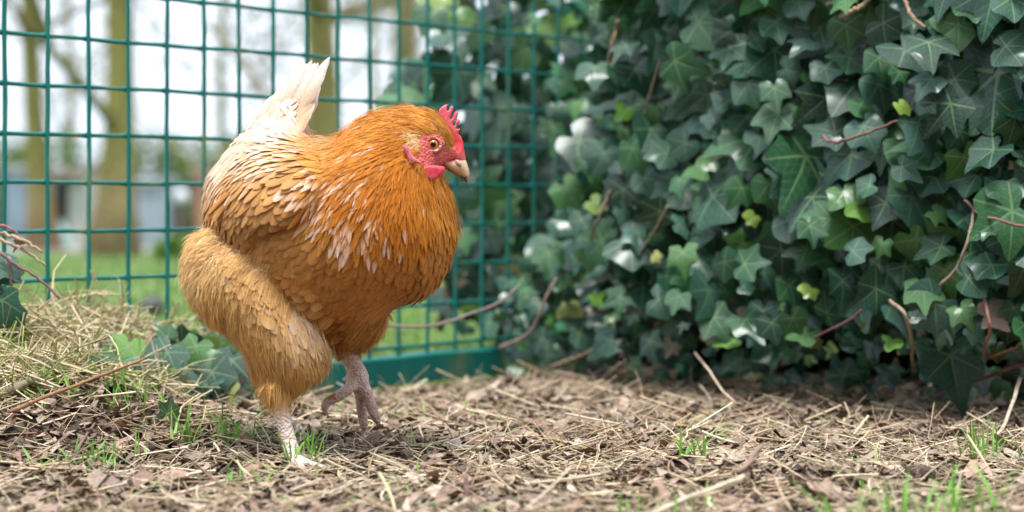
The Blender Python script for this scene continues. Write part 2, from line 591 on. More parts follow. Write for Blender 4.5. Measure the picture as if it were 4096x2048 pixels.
class Pillow:
    """a rounded solid whose side view is the given outline (outline pixels); half depth in outline pixels"""

    def __init__(self, pts, step, puff, smoothpts=True):
        poly = closed_curve(pts, len(pts) * 8) if smoothpts else np.asarray(pts, float)
        lo, hi = poly.min(0) - 2 * step, poly.max(0) + 2 * step
        self.x = np.arange(lo[0], hi[0], step)
        self.y = np.arange(lo[1], hi[1], step)
        X, Y = np.meshgrid(self.x, self.y)
        M = inside(poly, X, Y)
        cell = M[:-1, :-1] & M[1:, :-1] & M[:-1, 1:] & M[1:, 1:]
        used = np.zeros_like(M); full = np.ones_like(M)
        for a in (0, 1):
            for b in (0, 1):
                sl = (slice(a, a + cell.shape[0]), slice(b, b + cell.shape[1]))
                used[sl] |= cell
                full[sl] &= cell
        full[0] = full[-1] = False
        full[:, 0] = full[:, -1] = False
        inn = used & full
        h = np.zeros(M.shape); r = np.where(inn, step * step, 0.0)

        def A(v):
            o = 4 * v
            o[1:] -= v[:-1]; o[:-1] -= v[1:]; o[:, 1:] -= v[:, :-1]; o[:, :-1] -= v[:, 1:]
            return np.where(inn, o, 0.0)
        p = r.copy(); rs = (r * r).sum()
        for _ in range(900):
            Ap = A(p); al = rs / ((p * Ap).sum() + 1e-30)
            h += al * p; r = r - al * Ap; rn = (r * r).sum()
            if rn < 1e-9 * max(1.0, inn.sum()):
                break
            p = r + rn / rs * p; rs = rn
        self.w = puff * np.sqrt(np.maximum(4 * h, 0))
        self.X, self.Y, self.cell, self.used, self.inn, self.step = X, Y, cell, used, inn, step

    def at(self, x, y):
        u = np.clip((np.asarray(x, float) - self.x[0]) / self.step, 0, len(self.x) - 1.001)
        v = np.clip((np.asarray(y, float) - self.y[0]) / self.step, 0, len(self.y) - 1.001)
        i, j = u.astype(int), v.astype(int)
        f, g = u - i, v - j
        w = self.w
        return (w[j, i] * (1 - f) + w[j, i + 1] * f) * (1 - g) + (w[j + 1, i] * (1 - f) + w[j + 1, i + 1] * f) * g

    def solid(self, dep, front=None, back=None):
        """verts and quads; dep: number or function of (x, y) -> metres"""
        idx = -np.ones(self.used.shape, int)
        ys, xs = np.nonzero(self.used)
        idx[ys, xs] = np.arange(len(ys))
        x, y = self.X[ys, xs], self.Y[ys, xs]
        w = np.where(self.inn[ys, xs], self.w[ys, xs], 0) * PXM / DS
        d0 = dep(x, y) if callable(dep) else np.full(x.shape, float(dep))
        wf = w if front is None else np.where(w > 0, front(x, y, w), 0)
        wb = w if back is None else np.where(w > 0, back(x, y, w), 0)
        Vf, Vb = D(x, y, d0 - wf, d0), D(x, y, d0 + wb, d0)
        n = len(ys)
        bidx = np.where(self.inn[ys, xs], 0, -1)
        keep = np.nonzero(self.inn[ys, xs])[0]
        bmap = np.arange(n)
        bmap[keep] = n + np.arange(len(keep))
        cy, cx = np.nonzero(self.cell)
        a, b, c, d = idx[cy, cx], idx[cy, cx + 1], idx[cy + 1, cx + 1], idx[cy + 1, cx]
        Q = np.vstack([np.stack([a, d, c, b], -1), np.stack([bmap[a], bmap[b], bmap[c], bmap[d]], -1)])
        return np.vstack([Vf, Vb[keep]]), [Q]


body_pts = [(835, 350), (862, 336), (890, 311), (915, 296), (945, 284), (985, 275), (1030, 274), (1068, 281), (1094, 290), (1112, 305), (1127, 322),
            (1139, 343), (1148, 362), (1155, 380), (1152, 395), (1140, 407), (1125, 415), (1113, 424), (1108, 436), (1114, 452), (1124, 472), (1134, 500),
            (1143, 535), (1148, 575), (1146, 610), (1138, 650), (1122, 688), (1098, 724), (1066, 748), (1034, 760), (1002, 772), (974, 796), (950, 826),
            (920, 848), (885, 860), (845, 858), (800, 846), (740, 832), (665, 812), (595, 782), (540, 745), (508, 705), (496, 660), (500, 610), (510, 560),
            (510, 520), (518, 475), (532, 434), (554, 402), (578, 372), (607, 338), (644, 305), (676, 270), (704, 238), (735, 226), (765, 245), (770, 275),
            (777, 308), (782, 334), (800, 349)]
thigh_pts = [(545, 578), (605, 586), (684, 614), (750, 678), (790, 752), (808, 815), (820, 872), (822, 905), (806, 930), (780, 958), (740, 990), (706, 1016),
             (684, 1014), (654, 978), (636, 932), (619, 890), (588, 850), (540, 812), (508, 776), (484, 736), (473, 690), (474, 648), (490, 606), (514, 584)]
farthigh_pts = [(820, 770), (900, 760), (975, 775), (972, 806), (948, 846), (925, 868), (885, 878), (845, 866), (822, 830)]
wing_pts = [(818, 392), (765, 368), (705, 372), (648, 390), (602, 420), (560, 462), (530, 508), (509, 545), (524, 562), (560, 566), (603, 590), (648, 618),
            (674, 622), (692, 590), (722, 562), (780, 556), (825, 500), (830, 440)]
head_c = (1085, 360)

pb = Pillow(body_pts, 3.5, 0.88)
pt = Pillow(thigh_pts, 3.0, 0.80)
pf = Pillow(farthigh_pts, 3.0, 0.8)
pw = Pillow(wing_pts, 3.0, 0.44)


def head_mask(x, y):
    return np.exp(-(((x - 1100) / 75) ** 2 + ((y - 365) / 75) ** 2))


def tail_mask(x, y):
    return sstep(360, 250, y) * sstep(840, 780, x)


def front_w(x, y, w):
    s = 1 - 0.18 * head_mask(x, y) - 0.25 * tail_mask(x, y) - 0.42 * sstep(1090, 1150, x) * sstep(330, 370, y) * sstep(450, 420, y)
    cheek = 0.0
    return w * s + pw.at(x, y) * PXM / DS * sstep(0, 12, pw.at(x, y)) * 0.9


def body_dep(x, y):
    return yaw_shift(x)


THIGH_DEP = lambda x, y: -0.038 + yaw_shift(x) * 0.7 + 0.020 * sstep(670, 800, x) * sstep(880, 660, y) + 0.008 * sstep(630, 570, y)
parts = [pb.solid(body_dep, front_w, front_w), pt.solid(THIGH_DEP), pf.solid(0.045)]


def leg(pts, rad, n=12, m=26):
    p = np.asarray(pts, float)
    W = D(p[:, 0], p[:, 1], p[:, 2])
    c = catmull(np.column_stack([W, np.asarray(rad) * PXM / DS]), m)
    s = np.linspace(0, 1, m)
    bumps = 1 + 0.035 * np.sin(s * m * 2.2)
    return tube(c[:, :3], c[:, 3] * bumps, n)


ND = -0.045
parts += [leg([(690, 960, ND), (700, 1010, ND), (713, 1060, ND), (726, 1105, ND - .002), (736, 1142, ND - .004), (740, 1156, ND - .006)], [28, 23, 20, 19.5, 21, 17]),
          leg([(738, 1146, ND - .004), (760, 1158, ND - .014), (790, 1170, ND - .026), (822, 1176, ND - .036)], [13, 11, 9.5, 5]),
          leg([(736, 1146, ND - .006), (748, 1164, ND - .024), (762, 1180, ND - .044), (776, 1190, ND - .058)], [13, 11, 9.5, 5]),
          leg([(740, 1146, ND), (775, 1152, ND + .004), (810, 1160, ND + .008), (838, 1162, ND + .010)], [12, 10, 8.5, 5]),
          leg([(734, 1144, ND), (715, 1152, ND + .002), (700, 1160, ND + .004)], [10, 9, 5])]
FDp = 0.045
parts += [leg([(862, 850, FDp), (874, 884, FDp), (888, 916, FDp), (900, 945, FDp), (906, 968, FDp)], [27, 24, 24, 28, 24]),
          leg([(904, 950, FDp), (920, 985, FDp - .004), (934, 1022, FDp - .006), (948, 1056, FDp - .004), (955, 1070, FDp - .002)], [20, 17, 15, 12, 4]),
          leg([(900, 955, FDp), (908, 1000, FDp + .006), (911, 1040, FDp + .010), (916, 1072, FDp + .010), (920, 1086, FDp + .010)], [20, 16.5, 14.5, 12, 4]),
          leg([(898, 952, FDp), (880, 975, FDp - .008), (852, 996, FDp - .012), (822, 1012, FDp - .014), (816, 1030, FDp - .014), (826, 1046, FDp - .014)], [20, 16, 14.5, 13, 10, 4]),
          leg([(892, 946, FDp), (874, 954, FDp + .004), (860, 956, FDp + .006)], [12, 10, 6])]
BV, BF, _ = join(parts)
tmp_me = make_mesh('body', BV, BF, None)
tmp = bpy.data.objects.new('body_tmp', tmp_me)
COL.objects.link(tmp)
md = tmp.modifiers.new('remesh', 'REMESH'); md.mode = 'VOXEL'; md.voxel_size = 0.0019; md.use_smooth_shade = True
sm = tmp.modifiers.new('smooth', 'SMOOTH'); sm.factor = 0.5; sm.iterations = 6
dg = bpy.context.evaluated_depsgraph_get()
ev = bpy.data.meshes.new_from_object(tmp.evaluated_get(dg), depsgraph=dg)
bpy.data.objects.remove(tmp)
nv = len(ev.vertices)
bv = np.empty(nv * 3, np.float32); ev.vertices.foreach_get('co', bv); bv = bv.reshape(-1, 3).astype(float)
ev.calc_loop_triangles()
bt = np.empty(len(ev.loop_triangles) * 3, np.int32); ev.loop_triangles.foreach_get('vertices', bt); bt = bt.reshape(-1, 3)


def to_d(V):
    """world (in the hen's plane) back to outline pixels"""
    return ((V[:, 0] / V[:, 1] * F + 512) * DS, ((CH - V[:, 2]) / V[:, 1] * F + HZ) * DS)


def cheadpoly(pts):          # head close-up coordinates to outline pixels
    p = np.asarray(pts, float)
    return np.stack([(387.5 + .07375 * p[:, 0]) * DS, (95 + .07375 * p[:, 1]) * DS], -1)


face_poly = closed_curve(cheadpoly([(425, 560), (520, 540), (640, 552), (740, 620), (830, 730), (880, 700), (905, 640), (950, 560), (1010, 590), (1060, 800), (1075, 900), (1000, 960),
                                    (850, 940), (720, 960), (560, 970), (450, 930), (395, 840), (430, 720)]), 160)
ear_poly = closed_curve(cheadpoly([(235, 560), (300, 530), (400, 545), (445, 600), (440, 690), (400, 745), (330, 730), (270, 660)]), 80)

bx_, by_ = to_d(bv)
bcol = np.tile(np.array([0.36, 0.19, 0.075]), (nv, 1))
thighish = (by_ > 560) & (bx_ < 840)
bcol[thighish] = (0.52, 0.29, 0.11)
bcol[(by_ < 360) & (bx_ < 800)] = (0.72, 0.56, 0.42)
nf = fbm(bx_ * .08, by_ * .08, 3)
face = inside(face_poly, bx_, by_)
pink = np.array([0.66, 0.13, 0.105])
bcol[inside(ear_poly, bx_, by_)] = (.78, .50, .25)
bcol[face] = (pink * (0.7 + 0.6 * nf[:, None]))[face]
legs = ((by_ > 1004) & (bx_ < 860)) | ((by_ > 872) & (bx_ > 845) & (bv[:, 1] > HY + 0.012)) | (by_ > 1010)
lc = np.array([0.82, 0.66, 0.57]) * (0.75 + 0.5 * nf[:, None])
farleg = (bv[:, 1] > HY) & legs
bcol[legs] = lc[legs]
bcol[farleg] = (np.array([0.80, 0.60, 0.53]) * (0.7 + 0.6 * nf[:, None]))[farleg]
dirt = farleg & ((by_ + 30 * (nf - .5)) > 985)
bcol[dirt] *= np.array([0.8, 0.74, 0.70])

# --- feathers: a field over the body read from the photograph, in outline pixels
NECK, NECKL, NECKD = (0.53, 0.185, 0.016), (0.60, 0.265, 0.048), (0.46, 0.140, 0.010)
BREAST, BREASTD = (0.46, 0.185, 0.040), (0.41, 0.158, 0.034)
WINGL, WINGD = (0.57, 0.28, 0.090), (0.43, 0.205, 0.062)
CREAM, WHITE = (0.72, 0.53, 0.36), (0.84, 0.74, 0.66)
THIGH, THIGHL = (0.67, 0.385, 0.13), (0.74, 0.48, 0.22)
PALE = (0.78, 0.57, 0.44)
# x, y, dx, dy, length, width, spacing, lift, pointed, base colour, tip colour, chance of a pale tip, region
FIELD = [
    (1060, 285, -1, .05, 24, 5, 6, .10, 1, NECKL, NECKL, 0, 'n'), (1108, 312, -.8, -.5, 16, 4, 4.6, .10, 1, NECKL, NECKL, 0, 'n'),
    (1020, 312, -1, .2, 28, 6, 6.5, .10, 1, NECK, NECKL, .03, 'n'), (1090, 328, -.9, -.25, 18, 4.5, 4.8, .08, 1, NECKL, NECKL, .1, 'n'),
    (1000, 372, -.9, .5, 36, 7, 7.5, .12, 1, NECK, NECK, .02, 'n'), (965, 300, -1, .3, 38, 7, 7.5, .12, 1, NECK, NECKL, .03, 'n'),
    (900, 325, -.9, .5, 46, 8.5, 9, .12, 1, NECK, NECKL, .06, 'n'), (940, 400, -.75, .65, 48, 8.5, 9, .12, 1, NECK, NECK, .05, 'n'),
    (880, 400, -.75, .6, 52, 9, 9.5, .12, 1, NECK, NECK, .12, 'n'), (1000, 450, -.42, .9, 46, 8, 9, .13, 1, NECKD, NECK, .02, 'n'),
    (1055, 475, -.05, 1, 42, 7.5, 8, .14, 1, NECK, NECK, .02, 'n'), (1100, 480, .2, 1, 36, 7.5, 8, .14, 1, NECK, NECKL, .03, 'n'),
    (930, 500, -.45, .9, 56, 9.5, 9.5, .13, 1, NECKD, NECK, .12, 'n'), (850, 480, -.6, .75, 56, 10, 10, .13, 1, NECK, NECK, .3, 'n'),
    (800, 400, -.85, .45, 54, 10, 10.5, .13, 1, NECKL, NECKL, .5, 'n'), (785, 460, -.78, .6, 56, 12, 12, .14, .9, NECKL, WINGL, .8, 'n'),
    (805, 540, -.55, .85, 58, 12, 12, .15, .9, NECK, NECKL, .8, 'n'), (870, 585, -.3, .95, 60, 12, 12, .15, .9, NECK, NECKL, .65, 'n'),
    (940, 600, -.05, 1, 58, 11.5, 12, .15, .9, NECKD, NECK, .5, 'n'), (1000, 560, .05, 1, 54, 10, 10.5, .15, .9, NECKD, NECK, .12, 'n'),
    (1060, 580, .08, 1, 50, 11, 11, .15, .8, NECK, NECK, .04, 'n'), (1118, 560, .1, 1, 46, 15, 13, .16, .5, NECK, NECKL, .02, 'n'),
    (860, 540, -.4, .9, 58, 11, 11, .14, .95, NECK, NECK, .45, 'n'), (950, 545, -.2, .98, 56, 10, 10, .14, 1, NECKD, NECK, .3, 'n'),
    (780, 362, -1, .15, 50, 10, 11, .12, .9, NECKL, CREAM, .4, 'n'),
    (1112, 640, -.1, 1, 44, 24, 16, .17, .15, BREAST, BREAST, 0, 'b'), (1050, 695, -.3, .95, 44, 25, 16, .17, .05, BREASTD, BREAST, 0, 'b'),
    (960, 680, -.3, .9, 44, 25, 16, .16, .05, BREASTD, BREAST, 0, 'b'), (900, 750, -.55, .7, 44, 26, 16, .16, .05, BREASTD, BREAST, 0, 'b'),
    (850, 660, -.5, .75, 46, 26, 16, .16, .05, BREASTD, BREAST, 0, 'b'), (770, 620, -.7, .6, 48, 28, 17, .17, .05, BREAST, WINGD, 0, 'b'),
    (740, 710, -.7, .6, 50, 30, 18, .17, .05, BREAST, BREAST, 0, 'b'), (705, 600, -.85, .4, 44, 26, 16, .2, .05, BREAST, WINGD, 0, 'b'),
    (820, 810, -.5, .8, 44, 24, 15, .16, .1, BREASTD, BREASTD, 0, 'b'), (940, 830, -.25, .95, 40, 16, 11, .2, .4, BREAST, THIGH, 0, 'b'),
    (1010, 740, -.5, .75, 42, 22, 15, .17, .1, BREASTD, BREAST, 0, 'b'),
    (745, 440, -.7, .7, 70, 28, 21, .13, .25, WINGL, WINGL, .14, 'w'), (690, 470, -.65, .75, 70, 26, 20, .13, .2, WINGL, WINGL, .10, 'w'),
    (620, 470, -.72, .65, 66, 20, 17, .14, .4, WINGL, WINGD, .06, 'w'), (650, 560, -.6, .8, 60, 24, 18, .14, .15, WINGD, WINGD, 0, 'w'),
    (725, 530, -.75, .6, 64, 32, 20, .12, .1, WINGD, WINGD, 0, 'w'), (565, 515, -.6, .8, 60, 17, 15, .15, .4, WINGL, WINGD, .06, 'w'),
    (528, 535, -.25, .95, 52, 13, 12, .16, .5, WINGL, WINGD, .1, 'w'), (600, 560, -.5, .85, 58, 18, 15, .14, .3, WINGD, WINGD, .04, 'w'),
    (720, 385, -.95, .30, 62, 15, 14, .14, .6, WINGL, CREAM, .2, 'w'), (645, 408, -.85, .48, 62, 15, 14, .15, .6, WINGL, CREAM, .2, 'w'),
    (556, 412, -.55, .75, 50, 15, 12, .15, .4, CREAM, CREAM, .2, 's'), (590, 448, -.68, .7, 58, 15, 13, .15, .5, WINGL, WINGL, .12, 'w'), (528, 450, -.4, .9, 48, 14, 12, .16, .4, CREAM, WINGL, .15, 's'),
    (705, 335, -.6, -.6, 42, 18, 12, .18, .2, CREAM, WHITE, .3, 's'), (640, 330, -.4, -.6, 44, 18, 12, .18, .2, CREAM, WHITE, .3, 's'),
    (595, 372, -.7, .35, 44, 17, 12, .16, .3, CREAM, CREAM, .25, 's'), (765, 320, .1, -1, 36, 16, 11, .2, .2, CREAM, WHITE, .3, 's'),
    (710, 290, .35, -1, 54, 18, 12, .12, .3, CREAM, WHITE, .4, 's'), (740, 240, .5, -.9, 66, 16, 12, .06, .3, WHITE, WHITE, .5, 's'),
    (520, 615, -.65, .6, 44, 20, 12, .16, .4, THIGHL, THIGHL, .08, 't'), (482, 680, -.75, .65, 44, 16, 11, .2, .5, THIGHL, THIGHL, .05, 't'),
    (565, 660, -.5, .8, 50, 24, 13, .13, .3, THIGHL, THIGHL, .06, 't'), (620, 660, -.55, .8, 50, 26, 14, .13, .2, THIGHL, THIGH, .05, 't'),
    (560, 760, .1, 1, 56, 22, 13, .12, .35, THIGH, THIGH, .02, 't'), (650, 760, -.1, 1, 54, 24, 14, .10, .35, THIGH, THIGHL, .04, 't'),
    (715, 760, -.3, 1, 54, 30, 16, .14, .1, THIGH, THIGHL, .08, 't'), (660, 860, .1, 1, 58, 19, 12, .14, .5, THIGH, THIGH, .05, 't'),
    (760, 820, .3, .95, 56, 17, 11, .18, .6, CREAM, THIGHL, .3, 't'), (790, 900, .4, .9, 54, 14, 10, .2, .7, THIGH, THIGHL, .04, 't'),
    (650, 950, .15, 1, 50, 17, 11, .12, .5, THIGH, THIGH, 0, 't'), (740, 955, -.05, 1, 48, 17, 11, .12, .5, THIGH, THIGH, 0, 't'),
    (690, 995, .0, 1, 30, 14, 8, .05, .6, np.array(THIGH) * .85, np.array(THIGH) * .85, 0, 't'),
]
FXY = np.array([[f[0], f[1]] for f in FIELD], float)
FPAR = np.array([[f[2] / math.hypot(f[2], f[3]), f[3] / math.hypot(f[2], f[3]), f[4], f[5], f[6], f[7], f[8], *f[9], *f[10], f[11]] for f in FIELD], float)
FREG = np.array([f[12] for f in FIELD])


thigh_poly = closed_curve(thigh_pts, 200)


def field(x, y, isth):
    """isth: the point lies on the near thigh, where only thigh entries count (and elsewhere they do not)"""
    d2 = (x[:, None] - FXY[None, :, 0]) ** 2 + (y[:, None] - FXY[None, :, 1]) ** 2
    w = 1.0 / (d2 + 120.0) ** 2
    tm = (FREG == 't')[None, :]
    w = np.where(tm == isth[:, None], w, w * 1e-5)
    par = (w / w.sum(1, keepdims=True)) @ FPAR
    return par, FREG[w.argmax(1)]


fp_, _ = field(bx_, by_, inside(thigh_poly, bx_, by_) & (bv[:, 1] < HY - .01))
coat = ~face & ~legs & ~inside(ear_poly, bx_, by_)
bcol[coat] = (fp_[:, 7:10] * .85)[coat]
body = obj('body', bv, bt, M_skin, hen, col=bcol)
tri = bv[bt]
tn = np.cross(tri[:, 1] - tri[:, 0], tri[:, 2] - tri[:, 0])
ta = np.linalg.norm(tn, axis=1) / 2
tn = unit(tn)
# smoothed vertex normals for calmer feathers
vn = np.zeros_like(bv)
for k in range(3):
    np.add.at(vn, bt[:, k], tn * ta[:, None])
vn = unit(vn)
NS = 190000
pick = rng.choice(len(bt), NS, p=ta / ta.sum())
u1, u2 = rng.random(NS), rng.random(NS)
flip = u1 + u2 > 1
u1[flip], u2[flip] = 1 - u1[flip], 1 - u2[flip]
w3 = np.stack([1 - u1 - u2, u1, u2], -1)
SP = (tri[pick] * w3[:, :, None]).sum(1)
SN = unit((vn[bt[pick]] * w3[:, :, None]).sum(1))
sx, sy = to_d(SP)
near_thigh = inside(thigh_poly, sx, sy) & (SP[:, 1] < HY - 0.005 - 0.0 * sx) & ~(inside(closed_curve(wing_pts, 150), sx, sy))
# the thigh's own surface: closer to the lens than the trunk's
bw = pb.at(sx, sy) * PXM / DS
trunk_front = HY + yaw_shift(sx) - bw
tw = pt.at(sx, sy) * PXM / DS
th_front = HY + THIGH_DEP(sx, sy) - tw
is_th = (inside(thigh_poly, sx, sy) & (th_front < trunk_front + 0.002) & (SP[:, 1] < HY)) | (sy > 870)
is_th &= ~(inside(closed_curve(wing_pts, 150), sx, sy) & (sy < 640))
ok = ~inside(face_poly, sx, sy) & ~((sy > 992)) & ~((sy < 264) & (sx < 840)) & ~((sy > 872) & (sx > 846) & (sx < 960) & (SP[:, 1] > HY)) & (SP[:, 1] < HY + 0.13)
ok &= ~((sy > 872) & (sx > 800) & (SP[:, 1] > HY))
SP, SN, sx, sy, is_th = SP[ok], SN[ok], sx[ok], sy[ok], is_th[ok]
par, reg = field(sx, sy, is_th)
# thin the samples to the local spacing
cellmap = {}
keep = []
spacing = par[:, 4] / DS * PXM * 0.86
back_side = SN[:, 1] > 0.35
spacing = np.where(back_side, spacing * 1.5, spacing)
for i in range(len(SP)):
    r = spacing[i]
    c = SP[i]
    key = tuple((c // 0.006).astype(int))
    hit = False
    for a in (-1, 0, 1):
        for b in (-1, 0, 1):
            for d in (-1, 0, 1):
                for j in cellmap.get((key[0] + a, key[1] + b, key[2] + d), ()):
                    q = SP[j]
                    if (q[0] - c[0]) ** 2 + (q[1] - c[1]) ** 2 + (q[2] - c[2]) ** 2 < r * r:
                        hit = True
                        break
                if hit:
                    break
            if hit:
                break
        if hit:
            break
    if not hit:
        cellmap.setdefault(key, []).append(i)
        keep.append(i)
keep = np.array(keep)
SP, SN, sx, sy, is_th, par, reg = SP[keep], SN[keep], sx[keep], sy[keep], is_th[keep], par[keep], reg[keep]
NF = len(keep)

ST = np.array([0, .18, .4, .62, .82, .94, 1.0])
PROF_ROUND = np.array([.35, .72, .95, 1.0, .86, .55, .12])
PROF_POINT = np.array([.45, .82, 1.0, .86, .52, .22, .03])


def build_feathers(p, d, n, Lm, Wm, lift, pt_, cb, ct, pale, cup=0.25, curl=None):
    """arrays of feathers -> verts (N, 21, 3), colours (N, 21, 3)"""
    N = len(p)
    b = unit(np.cross(d, n))
    prof = PROF_ROUND[None] * (1 - pt_[:, None]) + PROF_POINT[None] * pt_[:, None]
    s = ST[None]
    bend = (lift * 0.95)[:, None] if curl is None else curl[:, None]
    hgt = Lm[:, None] * (lift[:, None] * s - bend * s * s * 0.75) + 0.0005
    mid = p[:, None, :] + d[:, None, :] * (Lm[:, None] * (s - 0.12))[..., None] + n[:, None, :] * hgt[..., None]
    side = (Wm[:, None] * 0.5 * prof)[..., None] * b[:, None, :]
    cup = np.broadcast_to(np.asarray(cup, float), (N,))
    dn = (Wm[:, None] * 0.5 * prof * cup[:, None])[..., None] * n[:, None, :]
    swp = (Lm[:, None] * 0.05 * (1 - s))[..., None] * d[:, None, :]
    Vv = np.stack([mid - side - dn - swp, mid, mid + side - dn - swp], 2).reshape(N, -1, 3)
    tipw = sstep(0.45, 1.0, ST)[None, :, None]
    c = cb[:, None, :] * (1 - tipw) + ct[:, None, :] * tipw
    pw_ = (pale[:, None] * sstep(0.35, 0.62, ST)[None])[..., None]
    c = c * (1 - pw_) + np.array(PALE) * pw_
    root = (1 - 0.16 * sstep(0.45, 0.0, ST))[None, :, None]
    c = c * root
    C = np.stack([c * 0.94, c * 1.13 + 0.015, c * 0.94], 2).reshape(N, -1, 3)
    return Vv, np.clip(C, 0, 0.95)


FQ = []
for i in range(len(ST) - 1):
    for j in range(2):
        FQ.append([i * 3 + j, i * 3 + j + 1, (i + 1) * 3 + j + 1, (i + 1) * 3 + j])
FQ = np.array(FQ)

jit = rng.normal(0, 1, (NF, 6))
earm = inside(ear_poly, sx, sy)
par[earm, 2], par[earm, 3] = 17, 6
par[earm, 7:10], par[earm, 10:13], par[earm, 13] = (.66, .40, .17), (.74, .48, .23), 0
dimg = np.stack([par[:, 0], np.zeros(NF), -par[:, 1]], -1)
# feathers on the flanks also sweep backwards
ang = jit[:, 0] * np.where(reg == 'b', 0.22, np.where(reg == 's', 0.34, np.where(reg == 't', 0.15, 0.16)))
dimg = np.stack([dimg[:, 0] * np.cos(ang) - dimg[:, 2] * np.sin(ang), dimg[:, 1], dimg[:, 0] * np.sin(ang) + dimg[:, 2] * np.cos(ang)], -1)
dt = unit(dimg - SN * (dimg * SN).sum(1, keepdims=True))
Lm = par[:, 2] / DS * PXM * np.exp(jit[:, 1] * 0.14)
Wm = par[:, 3] / DS * PXM * np.exp(jit[:, 2] * 0.14) * np.where(reg == 't', 1.3, 1.0)
lift = par[:, 5] * np.exp(jit[:, 3] * 0.35) * np.where(reg == 'n', .7, np.where(reg == 't', .42, np.where(reg == 'b', .65, np.where(reg == 'w', .40, .55))))
lift = np.where(sy > 900, lift * .25, lift)
Lm = np.where(sy > 950, Lm * .6, Lm)
pnt = np.clip(par[:, 6] + jit[:, 4] * 0.1, 0, 1)
cb, ct = par[:, 7:10].copy(), par[:, 10:13].copy()
bri = np.exp(jit[:, 5] * np.where(reg == 'n', .09, np.where(reg == 't', .07, .06)))[:, None] * (0.78 + 0.44 * fbm(sx * .03, sy * .03, 3))[:, None]
cb, ct = cb * bri, ct * bri
clump = sstep(0.25, 0.75, fbm(sx * 0.05 + 3, sy * 0.05, 2))
par[reg == 'b', 13] = 0
par[reg == 'w', 13] *= .5
pale = np.where(rng.random(NF) < par[:, 13] * (0.35 + 1.3 * clump), rng.uniform(0.45, 1.0, NF), 0.0)
FV, FC = build_feathers(SP, dt, SN, Lm, Wm, lift, pnt, cb, ct, pale, cup=np.where(reg == 't', .05, np.where(reg == 'w', .16, .22)))

# the feathers that show largest become parts of their own, the rest are one coat per region
facing = (-SN[:, 1] > 0.25)
size = Lm * Wm * facing * np.where((pale > 0.5) | (reg != 'n'), 1.0, 0.4) * (reg != 't')
single = np.zeros(NF, bool)
single[np.argsort(-size)[:250]] = True
fi = 0
for i in np.nonzero(single)[0]:
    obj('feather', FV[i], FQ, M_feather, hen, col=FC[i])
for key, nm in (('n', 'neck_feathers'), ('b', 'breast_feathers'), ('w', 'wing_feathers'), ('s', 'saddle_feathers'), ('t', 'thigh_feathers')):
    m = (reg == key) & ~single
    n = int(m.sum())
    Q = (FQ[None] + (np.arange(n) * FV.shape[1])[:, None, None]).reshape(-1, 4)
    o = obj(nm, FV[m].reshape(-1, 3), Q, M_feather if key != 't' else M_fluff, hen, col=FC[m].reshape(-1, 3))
    o['kind'] = 'stuff'


# --- loose down: fine filaments on the thighs, belly edge and rump
def filaments(name, mask, n, Lpx, spread, wid, lift_, colf, mat=M_fluff):
    c = np.nonzero(mask)[0]
    k = rng.choice(c, n)
    p = SP[k] + rng.normal(0, 0.0022, (n, 3))
    d = dt[k] + rng.normal(0, spread, (n, 3))
    d = unit(d - SN[k] * ((d * SN[k]).sum(1, keepdims=True)) * 0.8)
    L_ = Lpx / DS * PXM * rng.uniform(0.5, 1.3, n)
    lf = lift_ * rng.uniform(0.3, 1.6, n)
    s = np.array([0, .35, .7, 1.0])
    mid = p[:, None] + d[:, None] * (L_[:, None] * s)[..., None] + SN[k][:, None] * (L_[:, None] * (lf[:, None] * s - lf[:, None] * 0.6 * s * s) + .0008)[..., None]
    sag = np.zeros_like(mid); sag[..., 2] = -(L_[:, None] * 0.12 * s * s)
    mid = mid + sag
    b = unit(np.cross(d, SN[k] + rng.normal(0, .4, (n, 3))))
    w = wid * np.array([1, .9, .65, .15])[None, :, None]
    Vv = np.stack([mid - b[:, None] * w, mid + b[:, None] * w], 2).reshape(n, 8, 3)
    Qt = np.array([[0, 1, 3, 2], [2, 3, 5, 4], [4, 5, 7, 6]])
    Q = (Qt[None] + (np.arange(n) * 8)[:, None, None]).reshape(-1, 4)
    cc = (cb[k] * 0.5 + ct[k] * 0.5) * rng.uniform(0.82, 1.25, (n, 1)) * colf
    Cc = np.repeat(cc[:, None], 8, 1) * np.repeat(np.array([.85, .95, 1.05, 1.15]), 2)[None, :, None]
    o = obj(name, Vv.reshape(-1, 3), Q, mat, hen, col=np.clip(Cc, 0, .95).reshape(-1, 3))
    o['kind'] = 'stuff'


tmask = (reg == 't')
filaments('thigh_down', tmask & (sy > 760), 5000, 46, 0.16, 0.00020, 0.16, 1.05)
filaments('flank_down', tmask & (sy <= 760), 4200, 42, 0.14, 0.00020, 0.10, 1.04)
filaments('hock_down', tmask & (sy > 900), 2600, 40, 0.14, 0.00022, 0.10, 1.0)
filaments('rump_down', tmask & (sx < 560) & (sy < 800), 6000, 32, 0.4, 0.00022, 0.6, 1.2)
filaments('belly_down', (sy > 800) & (sx > 820), 3500, 36, 0.35, 0.00027, 0.3, 1.0)
filaments('neck_barbs', (reg == 'n'), 9000, 30, 0.10, 0.00022, 0.16, 1.12, M_feather)

